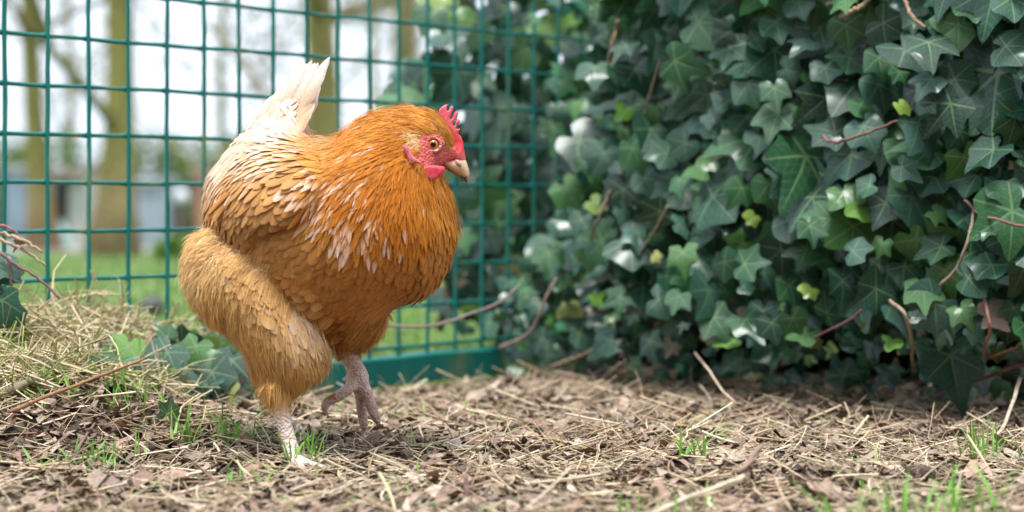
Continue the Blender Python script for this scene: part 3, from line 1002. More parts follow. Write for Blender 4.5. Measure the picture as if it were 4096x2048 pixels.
# --- large quills: tail fan and wing flights, each one a part
def quill(name, root, tip, width, dep0, dep1, base, tipc, pointed=0.35, bow=0.0, up=(0, -1, 0.1), lift_=0.02, parent=hen):
    a, b_ = D(root[0], root[1], dep0), D(tip[0], tip[1], dep1)
    L_ = np.linalg.norm(b_ - a)
    d = (b_ - a) / L_
    s = np.linspace(0, 1, 13)
    n = np.array(up, float); n = unit(n - d * (n @ d))
    bi = np.cross(d, n)
    prof = np.interp(s, [0, .15, .5, .8, .92, .98, 1], [.3, .7, 1, 1 - .25 * pointed, .8 - .45 * pointed, .45 - .3 * pointed, .08])
    W_ = width / DS * PXM
    mid = a + d * (L_ * s)[:, None] + bi * (bow * L_ * np.sin(s * math.pi))[:, None] + n * (L_ * lift_ * np.sin(s * math.pi))[:, None]
    rag = 1 + rng.normal(0, .07, (13, 2))
    V = []
    for k, q in enumerate((-1, -.5, 0, .5, 1)):
        rr = rag[:, 0] if q < 0 else rag[:, 1]
        V.append(mid + bi * (W_ * .5 * q * prof * (rr if abs(q) == 1 else 1))[:, None] - n * (W_ * .12 * q * q * prof)[:, None] - d * (abs(q) * W_ * .35 * (1 - s))[:, None])
    V = np.stack(V, 1).reshape(-1, 3)
    Q = np.array([[i * 5 + j, i * 5 + j + 1, (i + 1) * 5 + j + 1, (i + 1) * 5 + j] for i in range(12) for j in range(4)])
    base, tipc = np.array(base), np.array(tipc)
    c = base[None] * (1 - sstep(.3, .95, s))[:, None] + tipc[None] * sstep(.3, .95, s)[:, None]
    C = np.stack([c * .93, c * .99, c * 1.08 + .01, c * .99, c * .93], 1) * (1 + rng.normal(0, .05, (13, 5, 1)))
    return obj(name, V, Q, M_feather, parent, col=np.clip(C.reshape(-1, 3), 0, .95))


fl = []
for row, (dx_, dy_) in enumerate([(-6, 10), (16, -4), (40, -18)]):
    for t_ in np.linspace(0, 1, 13):
        xx = np.interp(t_, [0, .3, .6, 1], [694, 722, 762, 812]) + dx_ + rng.normal(0, 4)
        yy = np.interp(t_, [0, .3, .6, 1], [600, 672, 745, 842]) + dy_ + rng.normal(0, 4)
        fl.append((xx, yy))
fl = np.array(fl)
fdep = yaw_shift(fl[:, 0]) - pb.at(fl[:, 0], fl[:, 1]) * PXM / DS
tdep = THIGH_DEP(fl[:, 0], fl[:, 1]) - pt.at(fl[:, 0], fl[:, 1]) * PXM / DS
fdep = np.minimum(fdep, np.where(pt.at(fl[:, 0], fl[:, 1]) > 0, tdep, 1)) - .0005
Pf = D(fl[:, 0], fl[:, 1], fdep)
nf_ = len(fl)
Nf = unit(np.stack([np.full(nf_, -.12), np.full(nf_, -1.0), np.full(nf_, -.22)], -1) + rng.normal(0, .04, (nf_, 3)))
df = np.stack([np.full(nf_, -.62), np.zeros(nf_), np.full(nf_, -.75)], -1) + rng.normal(0, .12, (nf_, 3))
df = unit(df - Nf * (df * Nf).sum(1, keepdims=True))
mixf = rng.uniform(.1, .6, (nf_, 1))
cf = np.array(BREAST) * (1 - mixf) + np.array(THIGH) * mixf
Vf_, Cf_ = build_feathers(Pf, df, Nf, rng.uniform(56, 74, nf_) / DS * PXM, rng.uniform(30, 40, nf_) / DS * PXM, np.full(nf_, .09), rng.uniform(0, .2, nf_), cf * .92, cf * .98, np.zeros(nf_), cup=.12)
for i in range(nf_):
    obj('flank_feather', Vf_[i], FQ, M_feather, hen, col=Cf_[i])

TW, TC = (0.78, 0.70, 0.63), (0.66, 0.46, 0.29)
for k, (rx, ry, tx, ty, w, dd) in enumerate([(690, 300, 742, 182, 30, .034), (705, 290, 752, 158, 32, .030), (700, 300, 728, 196, 34, .026), (712, 290, 766, 152, 32, .022), (724, 290, 784, 152, 34, .018),
                                             (738, 285, 800, 158, 32, .014), (745, 290, 830, 143, 28, .010), (752, 285, 808, 176, 30, .006), (760, 295, 802, 200, 34, .002), (764, 300, 792, 228, 36, -.004),
                                             (690, 310, 706, 226, 36, .000), (715, 310, 762, 176, 34, -.004), (735, 310, 786, 206, 36, -.010)]):
    quill('tail_feather', (rx, ry), (tx, ty), w, dd + .018, dd + .026, TC, TW, pointed=.7, bow=random.uniform(-.03, .03))
for k, (rx, ry, tx, ty, w, dd) in enumerate([(655, 335, 720, 205, 34, .016), (675, 330, 742, 180, 34, .013), (695, 330, 770, 160, 34, .010), (712, 328, 792, 158, 32, .008), (728, 325, 826, 146, 28, .005),
                                             (742, 325, 800, 190, 32, .003), (752, 330, 790, 222, 32, .001), (640, 345, 690, 238, 34, .014)]):
    quill('tail_feather', (rx, ry), (tx, ty), w, dd - .016, dd + .006, np.array(TC) * .95, TW, pointed=.6, bow=random.uniform(-.02, .02))
for k, (rx, ry, tx, ty, w) in enumerate([(690, 455, 556, 560, 24), (680, 480, 575, 578, 26), (690, 500, 600, 592, 28), (695, 520, 622, 606, 30), (700, 530, 646, 618, 32), (712, 540, 668, 622, 34)]):
    quill('flight_feather', (rx, ry), (tx, ty), w, -.078 + yaw_shift(rx) * .8, -.080 + yaw_shift(tx) + .004 * (5 - k) * .5, WINGD, np.array(WINGD) * .9, pointed=.4, bow=.04)
for k, (rx, ry, tx, ty, w, c) in enumerate([(738, 395, 636, 446, 22, CREAM), (770, 470, 694, 522, 36, WINGL), (790, 480, 712, 528, 34, WINGL), (760, 440, 690, 505, 34, WINGL),
                                            (600, 470, 522, 540, 14, WINGL), (585, 490, 534, 560, 18, WINGL), (560, 500, 515, 558, 16, WINGD)]):
    quill('covert_feather', (rx, ry), (tx, ty), w, -.074 + yaw_shift(rx) * .9, -.083 + yaw_shift(tx) * 1.0, np.array(c) * np.array([.85, .78, .68]), np.array(c) * 1.08, pointed=.5, bow=.04, lift_=.05, up=(0, -1, .7))


# --- head furniture
def ch(pts):
    return cheadpoly(pts)


HEAD_DEP = float(yaw_shift(1100))


def pillow_part(name, pts, step, puff, dep, mat, colf, parent=hen, cap=None, wide=None, smoothpts=True):
    pl = Pillow(ch(pts), step, puff, smoothpts)
    lim = None if cap is None else (lambda x, y, w: np.minimum(w, cap) + 0.15 * np.maximum(w - cap, 0))
    if wide is not None:
        lim = wide
    V, Fc = pl.solid(dep, lim, lim)
    for _ in range(2):                       # relax the stair steps of the rim
        E = np.vstack([Fc[0][:, [0, 1]], Fc[0][:, [1, 2]], Fc[0][:, [2, 3]], Fc[0][:, [3, 0]]])
        acc = np.zeros_like(V); cnt = np.zeros(len(V))
        np.add.at(acc, E[:, 0], V[E[:, 1]]); np.add.at(acc, E[:, 1], V[E[:, 0]])
        np.add.at(cnt, E[:, 0], 1); np.add.at(cnt, E[:, 1], 1)
        V = V * .5 + .5 * acc / np.maximum(cnt, 1)[:, None]
    x, y = to_d(V)
    u, v = (x / DS - 387.5) / .07375, (y / DS - 95) / .07375
    return obj(name, V, Fc, mat, parent, col=colf(u, v, V))


def comb_col(u, v, V):
    n = fbm(u * .02, v * .02, 3)[:, None]
    t = sstep(350, 700, v)[:, None]
    t2 = sstep(720, 860, v)[:, None]
    c = np.array([.74, .13, .16]) * (1 - t) + np.array([.78, .025, .045]) * t
    c = c * (1 - t2) + np.array([.68, .17, .17]) * t2
    return c * (.75 + .5 * n)


comb_pts = [(700, 420), (704, 340), (694, 250), (700, 195), (740, 150), (790, 126), (826, 130), (808, 168), (818, 216), (834, 182), (862, 140), (898, 164), (886, 226), (858, 322),
            (878, 300), (918, 220), (962, 236), (950, 296), (896, 398), (908, 406), (940, 322), (984, 336), (976, 390), (934, 444), (956, 458), (984, 443), (986, 476), (966, 522),
            (1000, 556), (1024, 630), (1042, 720), (1056, 800), (1066, 880), (1040, 940), (970, 940), (890, 900), (860, 800), (865, 700), (848, 600), (800, 520), (750, 470)]
def comb_wide(x, y, w):
    v = (y / DS - 95) / .07375
    c_ = .0024 + .0042 * sstep(620, 860, v)
    return np.minimum(w, c_) + .15 * np.maximum(w - c_, 0)


pillow_part('comb', comb_pts, 0.9, 0.75, HEAD_DEP, M_comb, comb_col, wide=comb_wide)


def beak_col(u, v, V):
    n = fbm(u * .03, v * .03, 3)
    c = np.tile(np.array([.62, .44, .25]), (len(u), 1)) * (.8 + .4 * n[:, None])
    pinkb = sstep(960, 880, v + .25 * (u - 900))[:, None]
    c = c * (1 - pinkb) + np.array([.62, .20, .17]) * pinkb
    dk = (sstep(1080, 1120, v + 60 * (n - .5)) * sstep(1110, 1060, u))[:, None]
    return c * (1 - dk) + np.array([.10, .075, .055]) * dk


beak_pts = [(640, 912), (700, 890), (780, 886), (860, 880), (930, 860), (1000, 850), (1060, 868), (1086, 930), (1106, 1000), (1118, 1060), (1117, 1110), (1104, 1165), (1088, 1216), (1062, 1190), (1030, 1150),
            (990, 1112), (940, 1080), (880, 1042), (820, 1000), (760, 962), (700, 940)]
def beak_wide(x, y, w):
    u = (x / DS - 387.5) / .07375
    return w * (1 + .25 * sstep(1000, 800, u)) + .0062 * sstep(1010, 700, u) * sstep(0, .0015, w)


pillow_part('beak', beak_pts, 0.9, 0.75, HEAD_DEP, M_beak, beak_col, wide=beak_wide)
lower_pts = [(740, 972), (800, 996), (870, 1040), (930, 1082), (985, 1122), (1030, 1168), (1070, 1200), (1064, 1208), (1020, 1190), (960, 1140), (900, 1100), (840, 1062), (780, 1030), (740, 1000)]
pillow_part('lower_beak', [(a_, b2 - 22) for a_, b2 in lower_pts], 0.8, 0.9, HEAD_DEP, M_beak, lambda u, v, V: np.tile(np.array([.44, .33, .20]), (len(u), 1)) * (1 - .75 * sstep(960, 1010, u))[:, None])


def wat_col(u, v, V):
    n = fbm(u * .025, v * .025, 3)[:, None]
    rim = sstep(1075, 1125, v)[:, None]
    return (np.array([.72, .06, .09]) * (1 - rim) + np.array([.78, .14, .17]) * rim) * (.75 + .5 * n)


wat_pts = [(425, 1000), (490, 960), (600, 945), (710, 955), (778, 975), (776, 1030), (735, 1095), (665, 1145), (585, 1164), (502, 1130), (442, 1066)]
wq = ch([(600, 1010)])[0]
WATD = float(pb.at(np.array([wq[0]]), np.array([wq[1]]))[0]) * PXM / DS * .86 + .0065
for sgn in (-1, 1):
    pillow_part('wattle', wat_pts, 0.9, 0.45, HEAD_DEP + sgn * WATD, M_comb, wat_col, cap=.0026)
lobe_pts = [(205, 700), (250, 665), (300, 705), (345, 810), (400, 862), (448, 895), (462, 930), (440, 955), (400, 930), (350, 940), (302, 948), (262, 860), (232, 780)]


def lobe_col(u, v, V):
    n = fbm(u * .03, v * .03, 3)[:, None]
    return np.array([.68, .16, .18]) * (.7 + .6 * n)


wh = float(pb.at(np.array([ch([(330, 830)])[0][0]]), np.array([ch([(330, 830)])[0][1]]))[0]) * PXM / DS
for sgn in (-1, 1):
    pillow_part('earlobe', lobe_pts, 0.9, 0.55, HEAD_DEP + sgn * (wh * .90 + .002), M_comb, lobe_col, cap=.003)


def head_w(u, v):
    q = ch([(u, v)])[0]
    x, y = np.array([q[0]]), np.array([q[1]])
    w = pb.at(x, y) * PXM / DS
    return q, float((w * (1 - .18 * head_mask(x, y)))[0])


M_eye = mat_attr('eye_iris', 0.08, 0.6, 1500, 0.25)
M_pupil, _, _, pbn = mat_base('eye_pupil', 0.05, 0.6)
pbn.inputs['Base Color'].default_value = (0.004, 0.004, 0.005, 1)
q, w = head_w(625, 672)
for sgn in (-1, 1):
    er = 5.3 * PXM * 1.12
    y0 = HEAD_DEP + sgn * (w * 0.98 - er * 0.45)
    c = D(q[0], q[1], y0)
    V, Q = uv_sphere(c, er)
    a = np.abs(V[:, 1] - c[1]) / er
    rad = np.sqrt(np.maximum(0, 1 - a * a))
    iris = np.where((rad < .93)[:, None], np.array([.78, .27, .012]), np.array([.30, .07, .02]))
    iris = np.where((rad < .62)[:, None], np.array([.66, .21, .01]), iris)
    eye = obj('eye', V, Q, M_eye, hen, col=iris)
    Vp, Qp = uv_sphere(c + np.array([-.0001, sgn * er * .80, 0.0001]), er * .5, sc=(1, .55, 1))
    o = obj('pupil', Vp, Qp, M_pupil)
    o.parent = eye
    th = np.linspace(0, 2 * math.pi, 30, endpoint=False)
    ring = np.array([c + np.array([1.22 * er * math.cos(t), sgn * er * .62 + sgn * er * .06 * math.cos(2 * t), 1.10 * er * math.sin(t)]) for t in th])
    ring = np.vstack([ring, ring[:1]])
    V, Fc = tube(ring, er * .27, 8, cap=False)
    lower = sstep(.2, -.8, (V[:, 2] - c[2]) / er)[:, None]
    obj('eyelid', V, Fc, M_skin, hen, col=np.array([.60, .17, .15]) * (1 - lower) + np.array([.76, .52, .42]) * lower)
    ring2 = np.array([c + np.array([1.62 * er * math.cos(t), sgn * er * .30, 1.42 * er * math.sin(t)]) for t in th])
    ring2 = np.vstack([ring2, ring2[:1]])
    V, Fc = tube(ring2, er * .26, 8, cap=False)
    obj('eye_fold', V, Fc, M_skin, hen, col=np.tile(np.array([.60, .12, .12]), (len(V), 1)))
    qn, wn_ = head_w(960, 925)
    V, Q = uv_sphere(D(qn[0], qn[1], HEAD_DEP + sgn * .0062), 0.0036, sc=(1.0, .5, .62))
    ang_ = R(-48)
    cc = D(qn[0], qn[1], HEAD_DEP + sgn * .0062)
    d_ = V - cc
    V = np.stack([d_[:, 0] * math.cos(ang_) - d_[:, 2] * math.sin(ang_), d_[:, 1], d_[:, 0] * math.sin(ang_) + d_[:, 2] * math.cos(ang_)], -1) + cc
    obj('nostril', V, Q, M_comb, hen, col=np.tile(np.array([.62, .36, .31]), (len(V), 1)))


# ------------------------------------------------------------------ ivy
LOBES = [((0, -1.0), 1.0), ((.80, -.60), .85), ((.58, .30), .6), ((-.58, .30), .6), ((-.80, -.60), .85)]


def leaf_mesh(seed, tint, lob=1.0, drop=0.35, fold=0.3, ragged=0.0):
    """five-lobed ivy blade in its own plane, stalk end at the origin, tip to -y, face to +z"""
    r = np.random.default_rng(seed)
    a = np.radians([90, 62, 28, -2, -38, -64, -90, -116, -142, -178, -208, -242])
    rad = np.array([.14, .46, .64, .58 + .10 * (1 - lob), .86, .60 + .14 * (1 - lob), 1.06, .60 + .14 * (1 - lob), .86, .58 + .10 * (1 - lob), .64, .46])
    rad = rad * (1 + r.normal(0, .07, 12))
    rad[6] *= 1 + r.normal(0, .1)
    if ragged:
        k = r.integers(1, 12)
        rad[k] *= 1 - ragged
    # rounded outline through the points
    m = 36
    t = np.linspace(0, 12, m, endpoint=False)
    pts = closed_curve(np.stack([rad * np.cos(a), rad * np.sin(a)], -1), m)
    rings = [0.34, 0.70, 1.0]
    V = [[0, 0]]
    for q in rings:
        V += list(pts * q)
    V = np.array(V)
    F3 = [[0, 1 + j, 1 + (j + 1) % m] for j in range(m)]
    F4 = [[1 + i * m + j, 1 + (i + 1) * m + j, 1 + (i + 1) * m + (j + 1) % m, 1 + i * m + (j + 1) % m] for i in range(2) for j in range(m)]
    x, y = V[:, 0], V[:, 1]
    rr = x * x + y * y
    f = fold * (1 + .3 * r.normal())
    z = f * np.abs(x) * .55 - drop * rr * .5 + .05 * np.sin(x * 6 + r.random() * 6) * rr + .05 * np.sin(y * 5 + r.random() * 6) * rr
    loc = np.stack([x, y, np.zeros_like(x)], -1)
    col = np.tile(np.array(tint, float), (len(V), 1)) * (1 + r.normal(0, .05, (len(V), 1)))
    return np.stack([x, y, z], -1), [np.array(F4), np.array(F3)], col, loc


TINTS = [(.014, .082, .044), (.018, .094, .050), (.010, .060, .034), (.028, .125, .040), (.016, .088, .030), (.050, .165, .030), (.009, .050, .030), (.12, .29, .030), (.22, .34, .05), (.06, .20, .05),
         (.048, .130, .095), (.30, .33, .09), (.040, .120, .085), (.016, .084, .050)]
LEAFS = []
for i in range(20):
    t = TINTS[i % len(TINTS)]
    LEAFS.append(leaf_mesh(100 + i, t, lob=random.uniform(.2, 1), drop=random.uniform(.15, .6), fold=random.uniform(.0, .6), ragged=0.5 if i % 4 == 3 else 0))
LEAF_DATA = [make_mesh('ivy_blade', v, f, M_leaf, c, l) for v, f, c, l in LEAFS]
DRY = [leaf_mesh(300 + i, (.27, .20, .15), drop=.9, fold=.8, ragged=.5) for i in range(3)]
DRY_DATA = [make_mesh('dry_blade', v, f, M_litter, c, l) for v, f, c, l in DRY]
WEIGHT = np.array([1.0] * 20)
for i in range(20):
    k = i % len(TINTS)
    WEIGHT[i] = .4 if k in (7, 8, 11) else (.6 if k == 9 else 1.0)
WEIGHT /= WEIGHT.sum()


def leaf_frame(nrm, roll):
    """columns x, y, z of a leaf whose face looks along nrm and whose tip hangs down, rolled"""
    n = unit(np.asarray(nrm, float))
    up = np.array([0, 0, 1.0])
    y = unit(up - n * (up @ n))
    x = np.cross(y, n)
    c, s = math.cos(roll), math.sin(roll)
    return np.stack([x * c + y * s, -x * s + y * c, n], 1)


def place_leaves(plant, specs, n_single):
    """specs: (position, size, normal, roll, kind); the largest in view become parts, the rest one mass"""
    order = sorted(range(len(specs)), key=lambda i: -specs[i][5])
    big = set(order[:n_single])
    Vs, Q, T, C, Lc, off = [], [], [], [], [], 0
    base = np.array(plant['_loc'])
    for i, (p, s, n, roll, kind, _) in enumerate(specs):
        Rm = leaf_frame(n, roll)
        data, src = (LEAF_DATA[kind], LEAFS[kind]) if kind >= 0 else (DRY_DATA[-kind - 1], DRY[-kind - 1])
        if i in big:
            o = bpy.data.objects.new('leaf', data)
            COL.objects.link(o)
            o.parent = plant
            M4 = Matrix(((*(Rm[0] * s), p[0] - base[0]), (*(Rm[1] * s), p[1] - base[1]), (*(Rm[2] * s), p[2] - base[2]), (0, 0, 0, 1)))
            o.matrix_local = M4
        else:
            v, f, c, l = src
            Vs.append((v * s) @ Rm.T + p)
            Q.append(f[0] + off); T.append(f[1] + off)
            C.append(c * math.exp(.25 * rng.normal())); Lc.append(l)
            off += len(v)
    if Vs:
        o = obj('leaf_mass', np.vstack(Vs), [np.vstack(Q), np.vstack(T)], M_leaf, plant, col=np.clip(np.vstack(C), 0, 1), loc=np.vstack(Lc))
        o['kind'] = 'stuff'


def stem_part(plant, pts, r0, r1, col, name='stem', n=18):
    c = catmull(pts, n)
    c = c + rng.normal(0, r0 * .25, c.shape)
    V, Fc = tube(c, np.linspace(r0, r1, n), 7)
    return obj(name, V, Fc, M_stem, plant, col=np.tile(np.array(col), (len(V), 1)) * rng.uniform(.8, 1.2, (len(V), 1)))


def fenceY(px):
    u = (px - 512) / F
    return 2.712 / (1 - 1.275 * u)


# the bank of ivy on the right, bulging towards the lens
def ivy_face(px, py):
    z = np.interp(px, [470, 520, 600, 700, 850, 1024, 1200], [2.60, 2.60, 2.44, 2.29, 2.13, 2.01, 1.96])
    z = z + .07 * (fbm(px * .012, py * .012, 3) - .5)
    z = z + .22 * sstep(320, 405, py) * sstep(480, 640, px)
    return z


ivy = empty('ivy_hedge', tuple(float(v) for v in P(780, 400, 2.4)), 'dense bank of dark green ivy filling the right of the picture', 'ivy')
ivy['_loc'] = [float(v) for v in ivy.location]
specs = []


def ivy_left(py):
    return np.interp(py, [-60, 0, 100, 200, 260, 300, 380, 410], [600, 596, 588, 572, 528, 492, 492, 520])


def ivy_bottom(px):
    return np.interp(px, [480, 640, 760, 1000, 1200], [372, 382, 392, 398, 404])


def scatter(n, x0, x1, y0, y1, r):
    pts = np.zeros((0, 2))
    out = []
    for _ in range(n):
        q = np.array([rng.uniform(x0, x1), rng.uniform(y0, y1)])
        if len(out) == 0 or np.min(((np.array(out[-4000:]) - q) ** 2).sum(1)) > r * r:
            out.append(q)
    return np.array(out)


# outermost leaves, then deeper and deeper ones
for layer, (r, n, dz) in enumerate([(20.5, 3800, 0.0), (17.5, 3800, .06), (17, 3200, .15)]):
    for px, py in scatter(n, 470, 1130, -110, 402, r):
        if px < ivy_left(py) + rng.normal(0, 9) + layer * 6 or py > ivy_bottom(px) + rng.normal(0, 7) - layer * 5:
            continue
        Y = float(ivy_face(px, py)) + dz + rng.normal(0, .018)
        p = P(px, py, Y)
        if fence_side(p[0], p[1]) < 0.006:
            continue
        big = np.interp(px, [480, 640, 1024], [.85, 1.0, 1.15]) * np.interp(py, [0, 250, 330, 400], [1.12, .95, .72, .55])
        s = .0275 * big * math.exp(rng.normal(0, .34))
        nrm = np.array([rng.normal(-.05, .55), -1.0, rng.normal(.60, .50)])
        kind = int(rng.choice(20, p=WEIGHT))
        if py > 310 and rng.random() < .10:
            kind = -int(rng.integers(1, 4))
        if kind < 0:
            s *= .55
        elif kind % len(TINTS) in (7, 8, 11):
            s *= .68
        show = s / Y * (1.0 if 0 < px < 1024 and -5 < py < 410 else 0) * (1 if layer == 0 else .45)
        specs.append((p, s, nrm, rng.normal(0, .95), kind, show))
# loose sprays that spill over the wires at the left edge of the bank
for px, py in scatter(420, 498, 615, -40, 330, 12):
    if px < ivy_left(py) - 75 + 60 * rng.random() ** .6 or rng.random() < .3:
        continue
    Y = fenceY(px) - rng.uniform(.03, .10)
    s = .020 * math.exp(rng.normal(0, .3))
    kind = int(rng.choice([5, 9, 3, 1, 10, 12, 0, 13, 4, 9]))
    specs.append((P(px, py, Y), s, np.array([rng.normal(-.1, .7), -1.0, rng.normal(.5, .6)]), rng.normal(0, 1.2), kind, 0.0))
place_leaves(ivy, specs, 285)
VINE, GREY = (.20, .10, .085), (.26, .19, .155)
for pts, r0, r1, c in [([(822, 136, -.05), (832, 142, -.06), (850, 139, -.06), (880, 128, -.04), (905, 119, -.02)], .0019, .0014, (.20, .11, .095)),
                       ([(1030, 228, -.04), (1005, 222, -.04), (980, 214, -.03), (965, 200, -.02)], .0017, .0013, (.20, .12, .10)),
                       ([(975, 205, -.02), (968, 240, -.03), (955, 270, -.03), (940, 285, -.02)], .0016, .0016, (.36, .27, .2)),
                       ([(890, 300, -.03), (905, 315, -.04), (912, 345, -.04), (914, 372, -.03)], .002, .0018, (.34, .24, .16)),
                       ([(800, 345, -.02), (830, 330, -.03), (855, 316, -.03), (870, 300, -.02)], .0014, .0012, (.20, .09, .11)),
                       ([(610, 190, -.01), (600, 215, -.02), (590, 240, -.02)], .002, .0018, (.28, .2, .15)),
                       ([(618, 20, -.01), (612, 45, -.02), (606, 75, -.02)], .002, .0018, (.3, .2, .12)),
                       ([(660, 60, .0), (645, 110, -.01), (640, 130, 0)], .0015, .0015, (.24, .18, .14)),
                       ([(870, 0, -.02), (855, 10, -.03), (840, 17, -.03)], .0026, .0024, (.40, .30, .18)),
                       ([(905, 0, -.02), (912, 16, -.03), (925, 28, -.02)], .002, .0018, (.34, .23, .14)),
                       ([(1024, 365, -.03), (1000, 372, -.05), (965, 385, -.05), (930, 398, -.03)], .002, .0016, (.32, .14, .12)),
                       ([(985, 300, -.02), (990, 330, -.04), (985, 355, -.04), (1010, 350, -.04), (1030, 340, -.02)], .0018, .0014, (.30, .15, .10)),
                       ([(540, 405, -.05), (565, 392, -.06), (590, 377, -.05), (610, 366, -.03)], .0021, .0015, GREY),
                       ([(552, 366, -.05), (575, 358, -.06), (592, 350, -.04)], .0018, .0015, (.36, .26, .2)),
                       ([(598, 385, -.06), (612, 372, -.07), (626, 360, -.06)], .0022, .0018, (.34, .27, .24)),
                       ([(668, 205, -.01), (655, 230, -.02), (640, 252, -.01)], .0012, .001, (.30, .2, .14))]:
    P3 = [P(a, b, float(ivy_face(a, b)) + d) for a, b, d in pts]
    stem_part(ivy, P3, r0, r1, c)
# dark backing sheet behind the blades; its near-black colour stands in for deep shade
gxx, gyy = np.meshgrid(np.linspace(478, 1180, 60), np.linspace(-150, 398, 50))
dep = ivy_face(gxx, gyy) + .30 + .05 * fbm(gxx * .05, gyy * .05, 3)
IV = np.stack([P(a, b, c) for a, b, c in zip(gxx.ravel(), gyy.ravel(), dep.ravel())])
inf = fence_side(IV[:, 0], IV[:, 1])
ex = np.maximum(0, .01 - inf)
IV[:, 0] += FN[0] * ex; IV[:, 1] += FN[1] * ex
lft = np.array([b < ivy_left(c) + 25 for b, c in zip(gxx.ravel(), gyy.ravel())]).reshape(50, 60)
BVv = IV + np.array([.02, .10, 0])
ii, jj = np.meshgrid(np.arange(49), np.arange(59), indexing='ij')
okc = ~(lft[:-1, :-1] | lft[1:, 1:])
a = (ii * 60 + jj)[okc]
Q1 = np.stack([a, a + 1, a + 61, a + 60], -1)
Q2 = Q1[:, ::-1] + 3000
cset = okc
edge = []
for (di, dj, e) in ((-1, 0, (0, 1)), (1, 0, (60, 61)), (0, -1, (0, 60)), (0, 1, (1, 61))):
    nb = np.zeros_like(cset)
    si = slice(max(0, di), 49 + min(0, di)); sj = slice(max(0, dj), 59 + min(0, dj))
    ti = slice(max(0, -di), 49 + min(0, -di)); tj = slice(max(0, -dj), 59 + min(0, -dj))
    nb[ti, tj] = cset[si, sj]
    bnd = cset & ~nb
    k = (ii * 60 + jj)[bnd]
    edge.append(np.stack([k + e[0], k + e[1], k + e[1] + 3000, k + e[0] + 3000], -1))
o = obj('dark_core', np.vstack([IV, BVv]), np.vstack([Q1, Q2] + edge), M_bark, ivy, col=np.tile(np.array([.030, .026, .018]), (6000, 1)))
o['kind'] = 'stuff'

# ivy growing on the far side of the gate
ivy2 = empty('ivy_hedge', tuple(float(v) for v in P(470, 340, 3.0)), 'blurred ivy growing behind the mesh gate, between the hen and the bank', 'ivy')
ivy2['_loc'] = [float(v) for v in ivy2.location]
specs = []


def fenceY(px):
    u = (px - 512) / F
    return 2.712 / (1 - 1.275 * u)


for layer, (r, n, dz) in enumerate([(19, 1500, .06), (17, 1500, .16), (20, 900, .30)]):
    for px, py in scatter(n, 365, 660, -110, 345, r):
        left = np.interp(py, [-110, 0, 60, 90, 130, 160, 250, 345], [455, 440, 418, 392, 382, 420, 450, 452])
        if px < left + rng.normal(0, 9) - layer * 3:
            continue
        if py > 300 and (px < 520 and rng.random() < .8):
            continue
        Y = fenceY(px) + dz + .12 * fbm(px * .03, py * .03, 2) + rng.normal(0, .02)
        s = .034 * math.exp(rng.normal(0, .25))
        nrm = np.array([rng.normal(-.1, .45), -1.0, rng.normal(.7, .45)])
        k = int(rng.choice(20, p=WEIGHT))
        specs.append((P(px, py, Y), s, nrm, rng.normal(0, .8), k, (s / Y if layer == 0 else 0)))
place_leaves(ivy2, specs, 90)
for pts in ([(440, 330), (452, 250), (446, 150), (462, 40), (470, -60)], [(500, 340), (506, 240), (498, 120), (512, -40)], [(540, 340), (552, 200), (545, 60), (560, -60)]):
    stem_part(ivy2, [P(a, b, fenceY(a) + .22) for a, b in pts], .006, .004, (.20, .15, .10))
# its dark backing slab, coloured to stand in for shade behind the blades
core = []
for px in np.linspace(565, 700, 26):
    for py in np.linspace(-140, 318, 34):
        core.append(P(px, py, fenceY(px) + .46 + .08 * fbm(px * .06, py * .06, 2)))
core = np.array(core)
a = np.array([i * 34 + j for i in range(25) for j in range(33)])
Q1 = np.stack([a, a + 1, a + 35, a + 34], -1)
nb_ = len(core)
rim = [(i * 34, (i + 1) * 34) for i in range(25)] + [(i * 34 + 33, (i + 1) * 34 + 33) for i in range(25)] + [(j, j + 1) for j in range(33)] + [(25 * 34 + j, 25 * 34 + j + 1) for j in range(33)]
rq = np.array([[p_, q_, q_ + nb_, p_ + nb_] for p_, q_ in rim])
o = obj('dark_core', np.vstack([core, core + np.array([0.05, .14, 0])]), np.vstack([Q1, Q1[:, ::-1] + nb_, rq]), M_bark, ivy2, col=np.tile(np.array([.035, .036, .02]), (2 * nb_, 1)))
o['kind'] = 'stuff'

# the low ivy at the foot of the gate on the left
ivy3 = empty('ivy_plant', tuple(float(v) for v in P(190, 395, 2.15)), 'low trailing ivy at the foot of the gate, left of the hen', 'ivy')
ivy3['_loc'] = [float(v) for v in ivy3.location]
specs = []
for px, py in scatter(900, 78, 262, 334, 404, 9):
    top = np.interp(px, [78, 110, 150, 200, 262], [362, 350, 338, 336, 345])
    bot = np.interp(px, [78, 110, 160, 200, 262], [372, 384, 398, 404, 402])
    if py < top or py > bot:
        continue
    Y = fenceY(px) - .09 - .12 * (py - 334) / 70 + rng.normal(0, .015)
    s = .023 * math.exp(rng.normal(0, .32))
    nrm = np.array([rng.normal(0, .5), -1.0, rng.normal(.7, .5)])
    k = int(rng.choice(20, p=WEIGHT)) if rng.random() > .08 else -1
    specs.append((P(px, py, Y), s, nrm, rng.normal(0, .9), k, s))
for px, py, s, kx in [(168, 352, .032, 0), (232, 360, .036, 6), (212, 372, .034, 2), (116, 364, .034, 3), (146, 372, .030, 1), (178, 380, .030, 4), (128, 346, .026, 7), (196, 346, .026, 5)]:
    specs.append((P(px, py, fenceY(px) - .19), s, np.array([rng.normal(0, .3), -1, .5]), rng.normal(0, .6), kx, s))
place_leaves(ivy3, specs, 130)
stem_part(ivy3, [P(a, b, c) for a, b, c in [(160, 350, 2.10), (185, 356, 2.12), (205, 366, 2.13), (228, 375, 2.15), (252, 388, 2.16)]], .0026, .0018, (.26, .19, .16))
